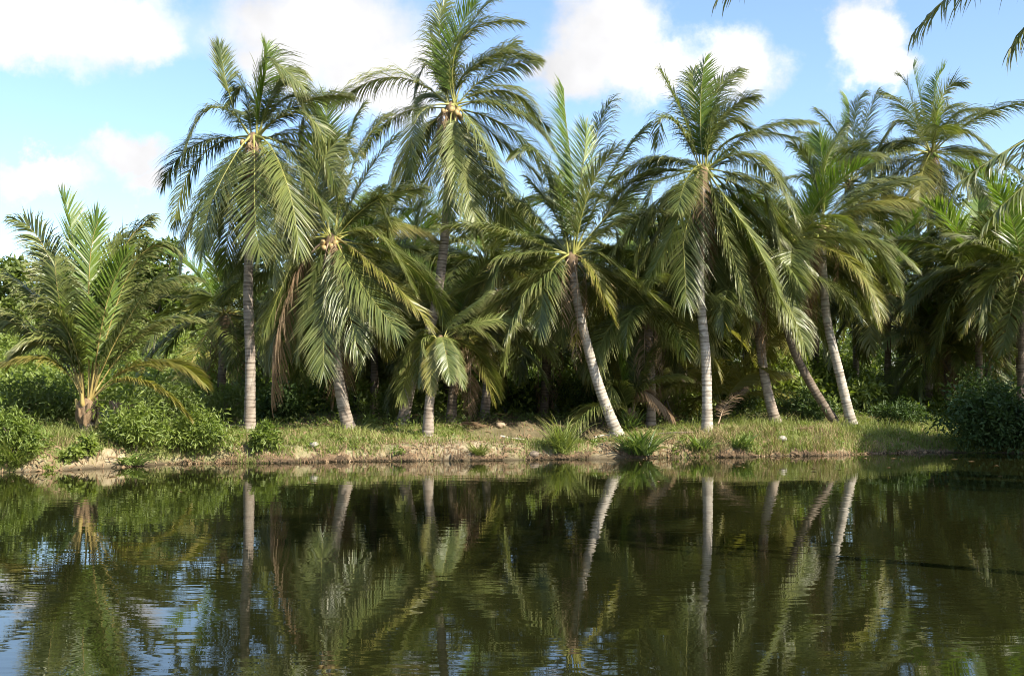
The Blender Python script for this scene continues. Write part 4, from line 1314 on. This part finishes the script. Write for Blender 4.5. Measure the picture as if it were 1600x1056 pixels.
# ------------------------------------------------------------------ small things on the bank
def stick(name, label, cat, pts, rad, m):
    """pts: (px, py, lift above ground) along the piece"""
    P = []
    for (px, py, dz) in pts:
        q = solve_base(px, py)
        P.append(q + np.array([0, 0, dz]))
    P = np.array(P)
    B = P[0].copy()
    C = smooth_curve(P - B, 10)
    v, q = tube(C, np.linspace(rad, rad * 0.5, len(C)), 7)
    o = link(name, mesh_np(name, v, [q], smooth=True, mats=[m]), None, B)
    return tag(o, label, cat)


stick('fallen_branch', 'grey fallen branch lying left of the white trunk', 'branch', [(1030, 681, 0.06), (1062, 680, 0.08), (1094, 677, 0.05)], 0.05, WOOD)
r_ = np.random.default_rng(9)
k_ = 70
fx = -12 + 26 * r_.random(k_); fy = shore(fx) - 0.15 - 9 * r_.random(k_) ** 2.5
a_ = r_.random(k_) * 6.28
L_ = 0.04 + 0.09 * r_.random(k_)
c_ = np.stack([fx, fy, np.full(k_, 0.006)], 1)
u_ = np.stack([np.cos(a_), np.sin(a_), 0 * a_], 1) * L_[:, None]
v_ = np.stack([-np.sin(a_), np.cos(a_), 0 * a_], 1) * (L_ * 0.4)[:, None]
up_ = np.array([0, 0, 0.012])
tag(link('floating_leaves', mesh_np('floating_leaves', np.stack([c_ - u_, c_ + v_ + up_, c_ + u_, c_ - v_ + up_], 1).reshape(-1, 3), [np.arange(k_ * 4).reshape(k_, 4)],
    attrs={'vary': np.repeat(r_.random(k_), 4)}, mats=[LEAF_DEAD])), 'tiny dry leaves floating on the pond near the bank', 'floating leaves', kind='stuff')
stick('fallen_branch', 'dark fallen branch lying left of the straight pale trunk', 'branch', [(345, 668, 0.06), (368, 669, 0.07), (386, 668, 0.05)], 0.05, WOOD)
stick('driftwood', 'bleached white stick lying on the bare berm before the hollow', 'stick', [(782, 684, 0.03), (800, 687, 0.05), (822, 690, 0.03)], 0.035, PALEWOOD)
b0 = solve_base(952, 684)
for nm, lb, P, rd in (('dead_twig', 'bleached upright twig left of the foot of the curved trunk', [(0, 0, -0.05), (0.02, 0, 0.25), (0.09, 0.02, 0.55)], 0.03),
                      ('driftwood', 'bleached stick lying beside the upright twig', [(-0.5, -0.1, 0.02), (-0.15, 0, 0.09), (0.2, 0.05, 0.05)], 0.03)):
    C = smooth_curve(np.array(P, float), 10)
    v, q = tube(C, np.linspace(rd, rd * 0.5, len(C)), 7)
    tag(link(nm, mesh_np(nm, v, [q], smooth=True, mats=[PALEWOOD]), None, b0), lb, 'stick')


def rock(label, px, py, size, m, seed):
    import bmesh
    r = np.random.default_rng(seed)
    bm = bmesh.new()
    bmesh.ops.create_icosphere(bm, subdivisions=3, radius=size)
    for v in bm.verts:
        c = v.co / size
        k = 1 + 0.35 * (float(vnoise(c.x * 1.7 + seed, c.y * 1.7 + c.z * 2.1)) - 0.5) + 0.15 * (float(vnoise(c.x * 5 + seed, c.z * 5 + c.y * 3)) - 0.5)
        v.co = Vector((c.x * 1.15, c.y, c.z * 0.75)) * size * k
    me = bpy.data.meshes.new('stone')
    bm.to_mesh(me); bm.free()
    me.materials.append(m)
    me.polygons.foreach_set('use_smooth', np.ones(len(me.polygons), dtype=bool))
    B = solve_base(px, py)
    o = link('stone', me, None, B + np.array([0, 0, size * 0.35]))
    tag(o, label, 'stone')


rock('pale stone on the grassy bank edge below the leaning dark trunk', 490, 698, 0.13, STONE, 3)
rock('dark rounded stone at the water left of the tall grass tuft', 834, 714, 0.15, WOOD, 4)
rock('grey stone in the dry grass between the white and leaning trunks', 1222, 690, 0.14, STONE, 5)
rock('earth clod on the rear bank of the hollow', 782, 668, 0.15, simple_mat('clod', (0.26, 0.19, 0.12), (0.38, 0.29, 0.19), scale=6), 6)



def litter():
    """fallen leaflets, twigs and crumbs strewn over the bare soil and the shaded floor"""
    r = np.random.default_rng(21)
    n = 26000
    px = -60 + 1720 * r.random(n)
    x = (px - CX) / F * 34.0
    y = shore(x) + 0.15 + 11 * r.random(n) ** 1.8
    x = (px - CX) / F * y
    keep = r.random(n) < 0.25 + 0.75 * sstep(0.45, 0.6, fbm(x * 0.9, y * 0.9 + 60))
    x, y = x[keep], y[keep]
    k = len(x)
    L = 0.05 + 0.28 * r.random(k) ** 2.5
    a = r.random(k) * 6.28
    dv = np.stack([np.cos(a), np.sin(a)], 1) * L[:, None]
    w = 0.006 + 0.016 * r.random(k)
    sv = np.stack([-np.sin(a), np.cos(a)], 1) * w[:, None]
    c = np.stack([x, y], 1)
    pts = [c - sv, c + sv, c + dv * 0.5 + sv * 1.1, c + dv * 0.5 - sv * 1.1, c + dv]
    hs = [0.012, 0.012, 0.05, 0.05, 0.015]
    V = np.stack([np.stack([p[:, 0], p[:, 1], ground(p[:, 0], p[:, 1]) + h * (0.5 + r.random(k))], 1) for p, h in zip(pts, hs)], 1).reshape(-1, 3)
    i = np.arange(k) * 5
    o = link('leaf_litter', mesh_np('leaf_litter', V, [np.stack([i, i + 1, i + 2, i + 3], 1), np.stack([i + 3, i + 2, i + 4], 1)],
             attrs={'vary': np.repeat(r.random(k), 5)}, mats=[LEAF_DEAD]))
    tag(o, 'dry leaf litter strewn over the bank and under the palms', 'leaf litter', kind='stuff')


litter()


def fallen_frond(label, pts, seed):
    """a dead brown frond lying on the ground"""
    r = np.random.default_rng(seed)
    P = []
    for i, (px, py, h) in enumerate(pts):
        P.append(solve_base(px, py) + np.array([0, 0, h]))
    P = smooth_curve(np.array(P), 14)
    B = P[0].copy()
    (V, Fc, A, Rn), (mV, mF) = frond_geo(P - B, r, per_side=60, width=0.03, grav=0.5, lift=0.15, ragged=0.2, lmax=0.6)
    g = ground(V[:, 0] + B[0], V[:, 1] + B[1]) - B[2] + 0.015
    V[:, 2] = np.maximum(V[:, 2], g)
    root = bpy.data.objects.new('fallen_frond', None)
    COL.objects.link(root)
    root.location = B
    tag(root, label, 'palm frond')
    link('leaflets', mesh_np('leaflets', V, Fc, attrs={'along': A, 'vary': Rn}, mats=[LEAF_DEAD]), root)
    link('midrib', mesh_np('midrib', mV, [mF], smooth=True, mats=[MIDRIB_DEAD]), root)


fallen_frond('dead brown frond slumped on the ground left of the white trunk', [(1040, 650, 0.9), (1046, 656, 0.5), (1060, 664, 0.1)], 1)
fallen_frond('tan dead frond arching up from the grass right of the white trunk', [(1122, 668, 0.1), (1135, 662, 0.7), (1165, 657, 1.2)], 2)
fallen_frond('dry brown frond lying in the shade behind the grey ringed trunk', [(700, 668, 0.08), (725, 667, 0.12), (755, 668, 0.06)], 3)
fallen_frond('dry frond lying on the grass below the strongly leaning dark trunk', [(1235, 676, 0.08), (1262, 675, 0.12), (1292, 676, 0.05)], 4)
